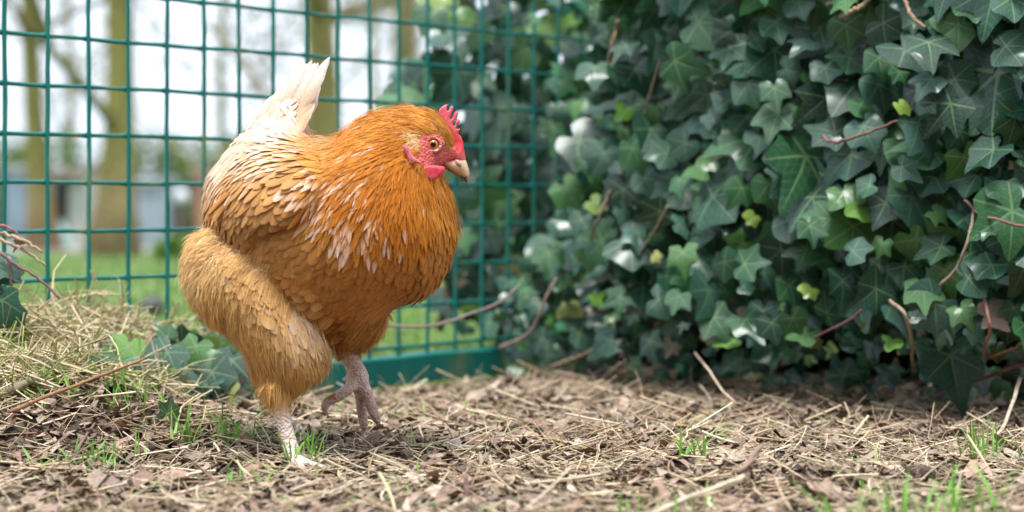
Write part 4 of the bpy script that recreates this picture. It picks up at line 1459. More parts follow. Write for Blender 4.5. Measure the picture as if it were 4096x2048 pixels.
stem_part(ivy3, [P(a, b, c) for a, b, c in [(96, 368, 2.05), (120, 362, 2.06), (150, 356, 2.08)]], .0022, .0016, (.28, .17, .13))

# vine that climbs at the left edge
ivy4 = empty('ivy_plant', tuple(float(v) for v in P(0, 330, 2.0)), 'scrappy ivy vine with dry stalks at the left edge of the gate', 'ivy')
ivy4['_loc'] = [float(v) for v in ivy4.location]
specs = []
for px, py, s, k in [(-6, 262, .030, 0), (8, 268, .024, 10), (-14, 285, .034, 6), (2, 300, .028, 13), (14, 318, .026, 2), (-8, 325, .032, 4), (-22, 305, .034, 1), (4, 345, .026, 3), (-16, 350, .03, 0), (22, 244, .012, -1), (10, 335, .022, 7)]:
    specs.append((P(px, py, 1.99 + rng.normal(0, .012)), s, np.array([rng.normal(.1, .4), -1, rng.normal(.5, .4)]), rng.normal(0, .9), k, s))
place_leaves(ivy4, specs, 40)
for pts, r0, r1, c in [([(-20, 226), (0, 233), (22, 240), (43, 252)], .0026, .0014, (.46, .33, .20)), ([(-20, 232), (0, 240), (24, 250), (46, 266)], .0024, .0012, (.46, .34, .21)),
                       ([(0, 252), (15, 264), (38, 278), (60, 298)], .0018, .0012, (.24, .14, .12)), ([(-18, 226), (4, 226), (18, 234)], .0016, .001, (.40, .16, .15)), ([(10, 262), (11, 290), (8, 330)], .0014, .0014, (.2, .12, .1))]:
    stem_part(ivy4, [P(a, b, 1.985) for a, b in pts], r0, r1, c)

# ------------------------------------------------------------------ litter, straw, hay, grass
def trap(n, y0, y1, margin=.05):
    Y = y0 + (y1 - y0) * rng.random(n) ** 0.9
    X = rng.uniform(-1, 1, n) * (512 / F * Y + margin)
    return X, Y


def litter_layer(name, n, smin, smax, cols, zoff, tilt):
    X, Y = trap(n, 1.36, 2.74)
    k = fence_side(X, Y) > 0.028
    X, Y = X[k], Y[k]
    n = len(X)
    s = np.exp(rng.uniform(math.log(smin), math.log(smax), n))
    asp = rng.uniform(.25, .8, n)
    th = rng.uniform(0, 6.28, n)
    tx, ty = rng.normal(0, tilt, n), rng.normal(0, tilt, n)
    d = np.stack([np.cos(th), np.sin(th), tx], -1)
    b = np.stack([-np.sin(th), np.cos(th), ty], -1)
    d, b = unit(d), unit(b)
    nn = np.cross(d, b)
    p = np.stack([X, Y, gz(X, Y) + zoff + s * np.abs(tx) * .35 + rng.uniform(0, .004, n)], -1)
    tmpl = np.array([[-.5, -.2], [-.38, .28], [-.05, -.5], [.02, .5], [.3, -.36], [.5, .12]])
    J = tmpl[None] + rng.normal(0, .10, (n, 6, 2))
    bend = rng.normal(0, .22, n)
    zz = bend[:, None] * (J[..., 0] ** 2) + rng.normal(0, .05, (n, 6))
    V = p[:, None] + d[:, None] * (J[..., 0] * s[:, None])[..., None] + b[:, None] * (J[..., 1] * (s * asp)[:, None])[..., None] + nn[:, None] * (zz * s[:, None])[..., None]
    Ft = np.array([[0, 2, 3, 1], [2, 4, 5, 3]])
    Q = (Ft[None] + (np.arange(n) * 6)[:, None, None]).reshape(-1, 4)
    ci = rng.integers(0, len(cols), n)
    c = np.array(cols)[ci] * np.exp(rng.normal(0, .22, (n, 1)))
    o = obj(name, V.reshape(-1, 3), Q, M_litter, col=np.repeat(np.clip(c, 0, .9), 6, 0), smooth=False)
    o['kind'] = 'stuff'
    return o


BRN = [(.160, .118, .080), (.215, .162, .116), (.092, .068, .048), (.30, .240, .175), (.182, .138, .096), (.26, .200, .143), (.052, .039, .029)]
lt = litter_layer('leaf_litter', 52000, .003, .015, BRN, .001, .45)
tag(lt, 'brown crumbled leaf and bark litter covering the ground', 'leaf litter')
lt2 = litter_layer('wood_chips', 3600, .012, .026, [(.36, .26, .20), (.30, .20, .145), (.42, .32, .25), (.24, .16, .12)], .004, .26)
tag(lt2, 'larger pale dead leaf flakes strewn over the litter', 'leaf litter')


def crumbs(n):
    X, Y = trap(n, 1.4, 2.5)
    k = fence_side(X, Y) > .04
    X, Y = X[k], Y[k]
    parts_ = []
    for i in range(len(X)):
        r_ = math.exp(rng.uniform(math.log(.0015), math.log(.0055)))
        V, Q = uv_sphere((0, 0, 0), 1, 8, 6)
        V = V * (1 + rng.normal(0, .16, (len(V), 1))) * r_ * np.array([1, 1, .75]) + np.array([X[i], Y[i], float(gz(X[i], Y[i])) + .004 + r_ * .3])
        parts_.append((V, Q, np.array([.095, .066, .048]) * math.exp(rng.normal(0, .25))))
    V, Fc, C = join(parts_)
    o = obj('soil_crumbs', V, Fc, M_litter, col=C)
    o['kind'] = 'stuff'
    tag(o, 'dark crumbs of soil scattered between straw and litter', 'soil')


def strands(X, Y, Z, L_, rad, az, el, curve, col, n_side=3, seg=4, droop=0.0):
    """many thin round stalks -> verts, quads, colours"""
    n = len(X)
    d = np.stack([np.cos(az) * np.cos(el), np.sin(az) * np.cos(el), np.sin(el)], -1)
    side = np.stack([-np.sin(az), np.cos(az), np.zeros(n)], -1)
    s = np.linspace(-.5, .5, seg)
    mid = np.stack([X, Y, Z], -1)[:, None] + d[:, None] * (L_[:, None] * s)[..., None] + side[:, None] * ((curve * L_)[:, None] * (s * s * 2 - .25))[..., None]
    mid[..., 2] += (droop * L_)[:, None] * (.25 - s * s) * 2
    up = np.cross(side, d)
    V = []
    for k in range(n_side):
        a = k / n_side * 2 * math.pi
        V.append(mid + rad[:, None, None] * (math.cos(a) * side[:, None] + math.sin(a) * up[:, None]))
    V = np.stack(V, 2).reshape(n, seg * n_side, 3)
    Ft = np.array([[i * n_side + j, i * n_side + (j + 1) % n_side, (i + 1) * n_side + (j + 1) % n_side, (i + 1) * n_side + j] for i in range(seg - 1) for j in range(n_side)])
    Q = (Ft[None] + (np.arange(n) * seg * n_side)[:, None, None]).reshape(-1, 4)
    return V.reshape(-1, 3), Q, np.repeat(col, seg * n_side, 0)


STRAW = np.array([(.64, .50, .31), (.52, .39, .24), (.74, .62, .43), (.42, .30, .19), (.34, .24, .16), (.62, .51, .36)])


def straw_layer(name, n, y0, y1, lmin, lmax, r0, r1, elev, zup):
    X, Y = trap(n, y0, y1)
    k = fence_side(X, Y) > 0.05
    X, Y = X[k], Y[k]
    n = len(X)
    L_ = np.exp(rng.uniform(math.log(lmin), math.log(lmax), n))
    el = rng.normal(0, elev, n)
    rad = rng.uniform(r0, r1, n)
    Z = gz(X, Y) + zup + np.abs(np.sin(el)) * L_ * .45 + rng.uniform(0, .005, n)
    col = STRAW[rng.integers(0, len(STRAW), n)] * np.exp(rng.normal(0, .15, (n, 1)))
    V, Q, C = strands(X, Y, Z, L_, rad, rng.uniform(0, 6.28, n), el, rng.normal(0, .12, n), np.clip(col, 0, .9), droop=np.zeros(n))
    o = obj(name, V, Q, M_straw, col=C)
    o['kind'] = 'stuff'
    return o


crumbs(700)
s1 = straw_layer('straw', 2200, 1.38, 2.72, .018, .065, .0005, .0012, .22, .005)
tag(s1, 'loose pale straw scattered over the brown litter', 'straw')
s2 = straw_layer('plant_fibres', 6000, 1.38, 2.72, .012, .05, .00022, .0005, .35, .004)
tag(s2, 'fine dry fibres and rootlets tangled in the litter', 'straw')

# hay heap against the gate on the left
n = 5200
t = rng.uniform(-.33, .30, n) + rng.normal(0, .02, n)
px_h = 512 + F * (FA[0] + FD[0] * t) / (FA[1] + FD[1] * t)
top = np.interp(px_h, [-140, 0, 60, 110, 150, 180, 215, 245], [.125, .118, .116, .112, .088, .074, .050, .032]) * (1 - .0)
reach = np.interp(px_h, [60, 95, 125, 240], [.17, .11, .035, .025])
off = rng.random(n) ** 1.2 * reach
hgt = top * (1 - (off / reach * .9) ** 1.3) * (.55 + .45 * rng.random(n) ** .5) * (1 + .25 * (fbm(px_h * .04, off * 30, 2) - .5))
X = FA[0] + FD[0] * t + FN[0] * (off + .004)
Y = FA[1] + FD[1] * t + FN[1] * (off + .004)
L_ = np.exp(rng.uniform(math.log(.025), math.log(.12), n))
HAY = np.array([(.66, .55, .34), (.56, .45, .26), (.74, .64, .44), (.46, .40, .20), (.30, .36, .11), (.62, .50, .31)])
col = HAY[rng.integers(0, 6, n)] * np.exp(rng.normal(0, .18, (n, 1)))
V, Q, C = strands(X, Y, np.maximum(hgt, gz(X, Y) + .006), L_, rng.uniform(.0003, .0012, n), rng.uniform(0, 6.28, n), rng.normal(0, .62, n), rng.normal(0, .35, n), np.clip(col, 0, .9), seg=5, droop=rng.normal(.1, .2, n))
hay = obj('hay_heap', V, Q, M_straw, col=C)
hay['kind'] = 'stuff'
tag(hay, 'heap of pale dry hay piled against the gate on the left', 'hay')


def blades(name, X, Y, Z, L_, wid, cols, lean=.5, label=None, cat='grass', parent=None, kind='stuff'):
    n = len(X)
    az = rng.uniform(0, 6.28, n)
    ln = np.abs(rng.normal(lean, .3, n))
    hd = np.stack([np.cos(az), np.sin(az), np.zeros(n)], -1)
    b = np.stack([-np.sin(az), np.cos(az), np.zeros(n)], -1)
    tw = rng.normal(0, .6, n)
    s = np.array([0, .3, .6, .85, 1])
    p = np.stack([X, Y, Z], -1)
    mid = p[:, None] + hd[:, None] * (L_[:, None] * ln[:, None] * s ** 1.7)[..., None]
    mid[..., 2] += L_[:, None] * (s - .35 * np.minimum(ln, 1.4)[:, None] * s * s)
    w = wid[:, None] * np.array([.7, 1, .85, .5, .05])
    bb = b[:, None] + hd[:, None] * (tw[:, None] * s)[..., None]
    V = np.stack([mid - bb * w[..., None], mid + bb * w[..., None]], 2).reshape(n, 10, 3)
    Ft = np.array([[0, 1, 3, 2], [2, 3, 5, 4], [4, 5, 7, 6], [6, 7, 9, 8]])
    Q = (Ft[None] + (np.arange(n) * 10)[:, None, None]).reshape(-1, 4)
    c = np.array(cols)[rng.integers(0, len(cols), n)] * np.exp(rng.normal(0, .15, (n, 1)))
    o = obj(name, V.reshape(-1, 3), Q, M_grass, parent, col=np.repeat(np.clip(c, 0, .9), 10, 0))
    if kind:
        o['kind'] = kind
    if label:
        tag(o, label, cat)
    return o


GRN = [(.18, .40, .06), (.22, .48, .08), (.27, .50, .11), (.15, .33, .05), (.33, .46, .13)]


def ground_hit(px, py):
    """where the sight line of a pixel meets the ground"""
    Y = CH * F / np.maximum(py - HZ, 5)
    for _ in range(6):
        X = (px - 512) / F * Y
        Y = (CH - gz(X, Y)) * F / np.maximum(py - HZ, 5)
    return (px - 512) / F * Y, Y


def tuft_at(px, py, n, spread, lmin, lmax, label, w=.0011, lean=.4, group='grass tufts in the litter'):
    n = int(n * 1.5)
    X0, Y0 = ground_hit(float(px), float(py))
    X = X0 + rng.normal(0, spread, n)
    Y = Y0 + rng.normal(0, spread * 1.2, n)
    o = blades('grass_tuft', X, Y, gz(X, Y) - .001, rng.uniform(lmin, lmax, n) * 1.2, rng.uniform(.7, 1.4, n) * w, GRN, lean, label, 'grass', kind=None)
    o['group'] = group
    return o


tuft_at(302, 468, 22, .008, .018, .040, 'small green grass tuft right beside the hen\'s planted foot')
tuft_at(232, 446, 34, .012, .014, .032, 'green grass tuft left of the hen\'s planted leg, under its thigh')
tuft_at(186, 452, 14, .012, .018, .036, 'few upright green blades midway between left edge and the hen\'s foot', lean=.25)
tuft_at(122, 452, 28, .016, .014, .034, 'green grass tuft on the mound, below the brown twig', lean=.45)
tuft_at(90, 474, 26, .016, .014, .030, 'pale green grass tuft in the left foreground')
tuft_at(48, 450, 18, .015, .016, .030, 'sparse grass tuft nearest the left edge', lean=.7)
tuft_at(690, 472, 12, .008, .026, .052, 'clump of soil with a few green blades beside the upright twig', lean=.5)
tuft_at(984, 466, 26, .010, .020, .042, 'uprooted grass clump with rootlets near the right edge', w=.0008)
tuft_at(868, 474, 8, .008, .012, .024, 'tiny seedling of grass below the ivy on the right')
tuft_at(250, 492, 8, .012, .012, .024, 'thin scatter of blades in front of the hen\'s planted foot', lean=.8)


def fore_grass(px0, px1, n, y0, y1, label, lmin=.02, lmax=.05):
    Y = rng.uniform(y0, y1, n)
    X = (rng.uniform(px0, px1, n) - 512) / F * Y
    o = blades('grass_tuft', X, Y, gz(X, Y) - .001, rng.uniform(lmin, lmax, n), rng.uniform(.0008, .0016, n), GRN, .5, label, 'grass', kind=None)
    o['group'] = 'blurred grass tufts in the foreground'


fore_grass(618, 715, 18, 1.40, 1.50, 'blurred foreground grass below the upright twig', .018, .04)
fore_grass(822, 905, 26, 1.38, 1.48, 'blurred foreground grass tuft right of the picture middle', .025, .055)
fore_grass(915, 1010, 34, 1.38, 1.50, 'blurred foreground grass tuft in the bottom right corner', .025, .06)

# stray green blades in the litter
X, Y = trap(420, 1.42, 2.6)
k = (fence_side(X, Y) > .03) & ((X < -.05) | (rng.random(420) < .35))
X, Y = X[k], Y[k]
blades('stray_grass', X, Y, gz(X, Y), rng.uniform(.012, .035, len(X)), rng.uniform(.0005, .001, len(X)), GRN, .9, 'single green grass blades scattered thinly through the litter')

# turf beyond the gate
n = 26000
Y = 2.15 + 7.5 * rng.random(n) ** 1.9
X = rng.uniform(-1, 1, n) * (560 / F * Y + .12)
k = (fence_side(X, Y) < -.04)
X, Y = X[k], Y[k]
LAWN = [(.14, .25, .055), (.18, .30, .07), (.22, .33, .10), (.28, .33, .15), (.11, .20, .04)]
lw = np.clip(Y * .0006, .0012, .004)
blades('lawn_grass', X, Y, gz(X, Y) - .002, rng.uniform(.02, .05, len(X)) * np.clip(Y / 5, .7, 1.6), lw, LAWN, .7, 'bright green lawn grass beyond the mesh gate')


# ------------------------------------------------------------------ single sticks and stalks
def stick(name, pts, r0, r1, col, label, cat, mat=M_stem, n=16, side=7, knobs=0.0, jitter=.12, group=None):
    c = catmull(np.array(pts), n)
    c = c + rng.normal(0, r0 * jitter, c.shape)
    rad = np.linspace(r0, r1, n) * (1 + knobs * rng.normal(0, 1, n))
    V, Fc = tube(c, np.maximum(rad, r1 * .5), side)
    o = obj(name, V, Fc, mat, col=np.clip(np.tile(np.array(col), (len(V), 1)) * rng.uniform(.82, 1.18, (len(V), 1)), 0, .9))
    return tag(o, label, cat, group)


def on(px, py, up=0.002):
    X, Y = ground_hit(float(px), float(py))
    return np.array([X, Y, gz(X, Y) + up])


stick('twig', [P(10, 412, 1.80), P(50, 395, 1.84), P(95, 378, 1.88), P(146, 358, 1.92)], .0020, .0014, (.31, .16, .09), 'long reddish brown twig leaning on the mound at left', 'twig', knobs=.06)
stick('twig', [P(-12, 398, 1.86), P(12, 390, 1.86), P(26, 383, 1.87), P(36, 376, 1.88)], .0052, .0040, (.30, .26, .17), 'thick broken branch stub lying at the left edge', 'twig', M_bark, knobs=.08)
stick('straw_stalk', [P(180, 413, 1.88), P(183, 406, 1.89), P(200, 394, 1.90)], .0011, .0011, (.62, .50, .28), 'short bent straw standing up left of the hen\'s leg', 'straw')
stick('straw_stalk', [P(0, 340, 1.93), P(30, 352, 1.92), P(70, 366, 1.91), P(120, 381, 1.90)], .0013, .001, (.60, .50, .30), 'long pale straw slanting down across the hay heap', 'straw')
stick('straw_stalk', [P(6, 366, 1.88), P(35, 377, 1.87), P(62, 388, 1.87)], .0012, .001, (.62, .52, .32), 'pale straw lying below the hay heap near left edge', 'straw')
stick('twig', [on(2, 437, .004), on(60, 432, .006), on(120, 436, .006), on(178, 447, .004)], .0022, .0014, (.34, .24, .18), 'pale brown flat stick half buried across the left litter', 'twig', knobs=.1)
stick('twig', [on(68, 476, .003), on(85, 462, .006), on(122, 446, .006)], .0018, .0012, (.22, .15, .12), 'thin dark stick lying among the left grass tufts', 'twig')
stick('twig', [on(293, 428, .004), on(303, 440, .006), on(315, 456, .004)], .0042, .0034, (.40, .35, .29), 'grey thick stick just right of the hen\'s planted leg', 'twig', M_bark)
stick('twig', [on(296, 452, .003), P(306, 450, 1.79), P(318, 447, 1.80), P(330, 442, 1.81)], .0009, .0006, (.05, .04, .04), 'thin dark wiry stem curling behind the hen\'s planted foot', 'twig')
stick('straw_stalk', [on(517, 436, .004), on(550, 447, .008), on(585, 457, .008), on(621, 469, .004)], .0016, .0013, (.60, .42, .20), 'long golden straw lying right of the hen', 'straw')
stick('straw_stalk', [on(438, 451, .005), on(465, 454, .006), on(492, 455, .005)], .0026, .0022, (.66, .56, .40), 'stout pale hollow straw piece in front of the hen', 'straw')
stick('straw_stalk', [on(358, 449, .004), on(384, 450, .006), on(412, 450, .004)], .0016, .0013, (.64, .54, .38), 'pale straw just below the hen\'s raised foot', 'straw')
stick('straw_stalk', [on(376, 464, .004), on(400, 474, .006), on(424, 486, .004)], .0022, .0016, (.58, .47, .34), 'pale flattened stalk pointing down right in the foreground middle', 'straw')
stick('straw_stalk', [on(508, 492, .004), on(545, 484, .007), on(582, 474, .004)], .0015, .0012, (.58, .43, .24), 'tan stalk slanting up right in the foreground middle', 'straw')
stick('twig', [P(470, 510, 1.52), P(467, 493, 1.525), P(466, 475, 1.53)], .0022, .0016, (.24, .15, .12), 'brown stick poking upright from the front edge', 'twig', knobs=.06)
stick('twig', [on(727, 483, .002), P(738, 472, 1.615), P(748, 464, 1.62), P(760, 447, 1.63)], .0029, .0024, (.28, .19, .14), 'brown upturned twig with a broken tip right of centre', 'twig', knobs=.07)
stick('straw_stalk', [P(640, 521, 1.44), P(680, 501, 1.45), P(712, 489, 1.455), P(745, 476, 1.46)], .0020, .0016, (.66, .56, .40), 'blurred pale stalk crossing the front edge diagonally', 'straw')
stick('straw_stalk', [on(661, 434, .004), on(690, 424, .008), on(734, 411, .006)], .0030, .0024, (.60, .45, .22), 'thick yellow straw in the litter before the ivy', 'straw')
stick('straw_stalk', [P(1020, 378, 2.05), P(1012, 404, 1.98), P(1000, 432, 1.92), on(979, 449, .003)], .0020, .0016, (.50, .40, .30), 'long curved pale stalk hanging down at the right edge', 'straw')
stick('twig', [on(678, 484, .003), on(672, 476, .010), P(660, 459, 1.70)], .0014, .0010, (.24, .16, .13), 'thin dark double twig left of the soil clump', 'twig')
stick('straw_stalk', [on(849, 450, .003), P(856, 432, 1.93), P(868, 416, 1.95)], .0016, .0014, (.60, .50, .32), 'pale straw standing slanted among litter on the right', 'straw')
stick('straw_stalk', [on(871, 478, .003), on(876, 490, .004), P(890, 505, 1.53)], .0017, .0014, (.62, .52, .36), 'short pale straw slanting down near the blurred tuft', 'straw')
stick('straw_stalk', [P(695, 353, 2.30), P(710, 372, 2.22), P(722, 390, 2.15), P(735, 402, 2.10)], .0015, .0012, (.56, .42, .28), 'dry bent stalk falling out of the ivy base', 'straw')
stick('vine', [P(360, 318, 2.33), P(385, 325, 2.34), P(430, 326, 2.36), P(470, 314, 2.38), P(500, 302, 2.40), P(520, 285, 2.42)], .0019, .0014, (.27, .20, .18), 'bare brown vine bowing across the gate behind the hen', 'vine', n=24)
stick('vine', [P(500, 348, 2.50), P(530, 332, 2.46), P(545, 300, 2.44), P(556, 278, 2.44)], .0022, .0016, (.28, .21, .18), 'bare vine rising from the gate rail into the ivy', 'vine', n=20)

# a fresh ivy leaf standing in the litter, left of the hen
v, f, c, l = leaf_mesh(77, (.035, .085, .03), drop=.2, fold=.5)
Rm = leaf_frame((.35, -1, .1), math.pi * .93)
tag(obj('fallen_leaf', v * .016 @ Rm.T + P(168, 413, 1.87), f, M_leaf, col=c, loc=l), 'single dark green ivy leaf standing in the litter below the low ivy', 'leaf')
for (px, py, s, lab) in [(575, 452, .012, 'whitish dead leaf lying above the golden straw'), (742, 470, .018, 'grey curled dead leaf beside the upturned twig'),
                         (30, 386, .026, 'grey brown dead leaf under the hay heap at left'), (345, 372, .0, '')]:
    if s:
        v, f, c, l = leaf_mesh(int(px), (.46, .40, .36) if px == 575 else (.30, .22, .17), drop=.8, fold=.7)
        Rm = leaf_frame((.1, -.5, 1), rng.uniform(0, 6))
        tag(obj('fallen_leaf', v * s @ Rm.T + on(px, py, .008), f, M_litter, col=c, loc=l), lab, 'leaf')


# ------------------------------------------------------------------ beyond the gate
def lump(c, r, seed, n=18, m=12, amp=.3, sc=(1, 1, 1)):
    V, Q = uv_sphere((0, 0, 0), 1, n, m)
    r_ = 1 + amp * (fbm(V[:, 0] * 2 + seed, V[:, 2] * 2 + V[:, 1] * 1.3 + seed, 3) - .5) * 2
    return V * r_[:, None] * r * np.array(sc) + np.asarray(c), Q


def bg_base(px, py):
    Y = CH * F / (py - HZ)
    for _ in range(20):
        X = (px - 512) / F * Y
        Y = .5 * Y + .5 * (CH - gz(X, Y)) * F / (py - HZ)
    return X, float(Y)


for (px, py, r_, lab) in [(918, 486, .011, 'dark damp soil clod in the litter near the right'), (684, 474, .010, 'dark root clod under the few blades beside the upturned twig'), (208, 408, .009, 'small dark clod at the foot of the low ivy')]:
    c = on(px, py, .004)
    V, Q = lump(c, r_, px * .1, amp=.45, sc=(1.25, 1, .7))
    tag(obj('soil_clod', V, Q, M_litter, col=np.tile(np.array([.085, .062, .048]), (len(V), 1))), lab, 'clod')
X, Y = bg_base(151, 318)
V, Q = lump((X, Y, float(gz(X, Y)) + .018), .022, 3, sc=(1, 1, .95))
tag(obj('stone', V, Q, M_far, col=np.tile(np.array([.10, .095, .09]), (len(V), 1)) * (.6 + .8 * rng.random((len(V), 1)))), 'small dark round stone on the lawn behind the gate', 'stone')


def far_box(name, px0, px1, ytop, ybot, Y, dpt, col, label, cat, lid=None, extra=None):
    a, b_ = P(px0, ybot, Y), P(px1, ytop, Y)
    zb = float(gz((a[0] + b_[0]) / 2, Y))
    e = empty(name, (float((a[0] + b_[0]) / 2), Y, zb), label, cat)
    w, h = b_[0] - a[0], b_[2] - zb
    cx = (a[0] + b_[0]) / 2
    V, Fc = box((cx, Y + dpt / 2, zb + h / 2 - .02), (w, dpt, h - .04))
    obj('body', V, Fc, M_far, e, col=np.tile(np.array(col), (8, 1)), smooth=False)
    V, Fc = box((cx, Y + dpt / 2 - .01, b_[2] - .0), (w + .05, dpt + .06, .045))
    obj('lid', V, Fc, M_far, e, col=np.tile(np.array(lid if lid is not None else col), (8, 1)), smooth=False)
    for k in np.linspace(-.42, .42, 4):
        V, Fc = box((cx + k * w, Y - .012, zb + h * .46), (w * .05, .024, h * .82))
        obj('batten', V, Fc, M_far, e, col=np.tile(np.array(col) * 1.1, (8, 1)), smooth=False)
    return e


far_box('storage_box', 5, 42, 167, 246, 17.0, .5, (.30, .36, .46), 'blurred slate blue box beyond the lawn at the left edge', 'box', (.42, .42, .42))
far_box('storage_box', 90, 114, 174, 246, 19.0, .5, (.44, .50, .62), 'blurred pale blue box behind the larger mossy trunk', 'box', (.5, .5, .52))
far_box('storage_box', 128, 163, 181, 247, 16.0, .5, (.40, .44, .52), 'blurred grey blue box right of the larger mossy trunk', 'box', (.45, .45, .5))
far_box('storage_box', 195, 240, 172, 246, 20.0, .6, (.45, .22, .17), 'blurred brick red box beyond the lawn behind the hen\'s tail', 'box', (.40, .22, .18))
# small shed: brown roof, dark opening, pale end wall
Ysh = 18.0
a, b_ = P(48, 246, Ysh), P(84, 178, Ysh)
zb = float(gz(a[0], Ysh))
shed = empty('garden_shed', (float((a[0] + b_[0]) / 2), Ysh, zb), 'blurred low shed with brown roof and dark doorway beyond the lawn', 'shed')
w, h = b_[0] - a[0], b_[2] - zb
V, Fc = box((a[0] + w * .78, Ysh + .3, zb + h / 2), (w * .44, .6, h)); obj('side_panel', V, Fc, M_far, shed, col=np.tile(np.array([.52, .50, .48]), (8, 1)), smooth=False)
V, Fc = box((a[0] + w * .27, Ysh + .5, zb + h / 2), (w * .5, .2, h)); obj('back_wall', V, Fc, M_far, shed, col=np.tile(np.array([.13, .10, .085]), (8, 1)), smooth=False)
V, Fc = box((a[0] + w * .02, Ysh + .3, zb + h / 2), (w * .06, .6, h)); obj('door_post', V, Fc, M_far, shed, col=np.tile(np.array([.30, .22, .18]), (8, 1)), smooth=False)
V, Fc = box((a[0] + w * .5, Ysh + .28, zb + h + .035), (w * 1.12, .8, .07)); obj('roof', V, Fc, M_far, shed, col=np.tile(np.array([.34, .25, .20]), (8, 1)), smooth=False)
# mint tub, upside down
Yt = 14.5
c = P(47, 246, Yt); zb = float(gz(c[0], Yt))
prof = [(.17, 0), (.165, .06), (.15, .14), (.11, .20), (.05, .225), (.0, .23)]
V = np.array([[c[0] + r_ * math.cos(t), Yt + r_ * math.sin(t), zb + z_] for r_, z_ in prof for t in np.linspace(0, 2 * math.pi, 20, endpoint=False)])
Q = np.array([[i * 20 + j, i * 20 + (j + 1) % 20, (i + 1) * 20 + (j + 1) % 20, (i + 1) * 20 + j] for i in range(5) for j in range(20)])
tag(obj('tub', V, Q, M_far, col=np.tile(np.array([.40, .62, .58]), (len(V), 1))), 'blurred mint green upturned tub in front of the shed', 'tub')
# white round thing on the right box's side
Yt = 16.5
c = P(178, 197, Yt)
e = empty('white_bucket', (float(c[0]), Yt, float(gz(c[0], Yt))), 'blurred round white bucket on a dark stand near the hen\'s tail', 'bucket')
V, Q = lump(c, .085, 5, amp=.05, sc=(1, 1, .85)); obj('bucket', V, Q, M_far, e, col=np.tile(np.array([.78, .80, .84]), (len(V), 1)))
hh = c[2] - .07 - float(gz(c[0], Yt))
V, Fc = box((c[0], Yt, float(gz(c[0], Yt)) + hh / 2), (.12, .14, hh)); obj('stand', V, Fc, M_far, e, col=np.tile(np.array([.16, .13, .11]), (8, 1)), smooth=False)


# pale gravel edge along the far side of the lawn
V, Fc = box((-2.0, 14.2, float(gz(-2, 14.2)) - .02), (9, 1.0, .08))
pth = obj('path', V, Fc, M_far, col=np.tile(np.array([.42, .36, .34]), (8, 1)), smooth=False); pth['kind'] = 'structure'


def leaf_cloud(centers, radii, n, size, cols, flat=.8):
    k = rng.integers(0, len(centers), n)
    d = unit(rng.normal(0, 1, (n, 3)))
    r_ = rng.random(n) ** .45
    p = np.array(centers)[k] + d * (r_ * np.array(radii)[k])[:, None] * np.array([1, 1, flat])
    a = unit(rng.normal(0, 1, (n, 3))); b = unit(np.cross(a, rng.normal(0, 1, (n, 3))))
    s = size * np.exp(rng.normal(0, .3, n))[:, None]
    V = np.stack([p - a * s, p - b * s * .5, p + a * s, p + b * s * .5], 1).reshape(-1, 3)
    c = np.array(cols)[rng.integers(0, len(cols), n)] * np.exp(rng.normal(0, .2, (n, 1)))
    return V, np.arange(4 * n).reshape(-1, 4), np.repeat(np.clip(c, 0, .9), 4, 0)


# shrub on the lawn, just left of the hen
X, Y = bg_base(168, 268)
e = empty('shrub', (float(X), Y, float(gz(X, Y))), 'blurred leafy green shrub on the lawn left of the hen', 'shrub')
cs = [P(160, 250, Y), P(172, 242, Y), P(182, 252, Y), P(168, 258, Y), P(188, 244, Y)]
V, Q, C = leaf_cloud(cs, [.045] * 5, 900, .012, [(.10, .22, .03), (.16, .30, .04), (.07, .15, .02), (.25, .30, .05)])
o = obj('foliage', V, Q, M_hedge, e, col=C); o['kind'] = 'stuff'
for k in range(5):
    V, Fc = tube(catmull([np.array([X, Y, gz(X, Y) - .005]), (np.array([X, Y, gz(X, Y)]) + cs[k]) / 2, cs[k]], 6), .003, 5)
    obj('stem', V, Fc, M_bark, e, col=np.tile(np.array([.16, .11, .07]), (len(V), 1)))

# clipped hedge across the back
e = empty('hedge', (-3.0, 27.0, float(gz(-3, 27))), 'blurred long green hedge behind the sheds and boxes', 'hedge')
zb = float(gz(0, 27))
cs, rs = [], []
for x in np.linspace(-9.5, 4.5, 50):
    for z in (.1, .35, .6, .85, 1.05):
        cs.append((x + rng.normal(0, .1), 27 + rng.normal(0, .25), zb + z + rng.normal(0, .06))); rs.append(.33)
V, Q, C = leaf_cloud(cs, rs, 30000, .045, [(.09, .17, .03), (.13, .22, .035), (.06, .12, .025), (.20, .26, .06)])
o = obj('foliage', V, Q, M_hedge, e, col=C); o['kind'] = 'stuff'
V, Fc = box((-2.5, 27.05, zb + .35), (14, .25, .7)); o = obj('dark_core', V, Fc, M_bark, e, col=np.tile(np.array([.06, .07, .03]), (8, 1))); o['kind'] = 'stuff'


# unseen hedge added behind the camera, blocking low sky light on the ivy front
e = empty('hedge', (0.0, -3.2, 0.0), 'unseen tall hedge added behind the camera to block low front sky light', 'hedge')
cs, rs = [], []
for x in np.linspace(-8, 8, 44):
    for z in np.linspace(.2, 2.9, 8):
        cs.append((x + rng.normal(0, .1), -3.2 + rng.normal(0, .12), z + rng.normal(0, .08))); rs.append(.42)
V, Q, C = leaf_cloud(cs, rs, 16000, .05, [(.05, .10, .03), (.07, .13, .035), (.035, .075, .02)])
o = obj('foliage', V, Q, M_hedge, e, col=C); o['kind'] = 'stuff'
V, Fc = box((0, -3.35, 1.45), (16.4, .45, 2.9)); o = obj('dark_core', V, Fc, M_bark, e, col=np.tile(np.array([.05, .06, .03]), (8, 1))); o['kind'] = 'stuff'


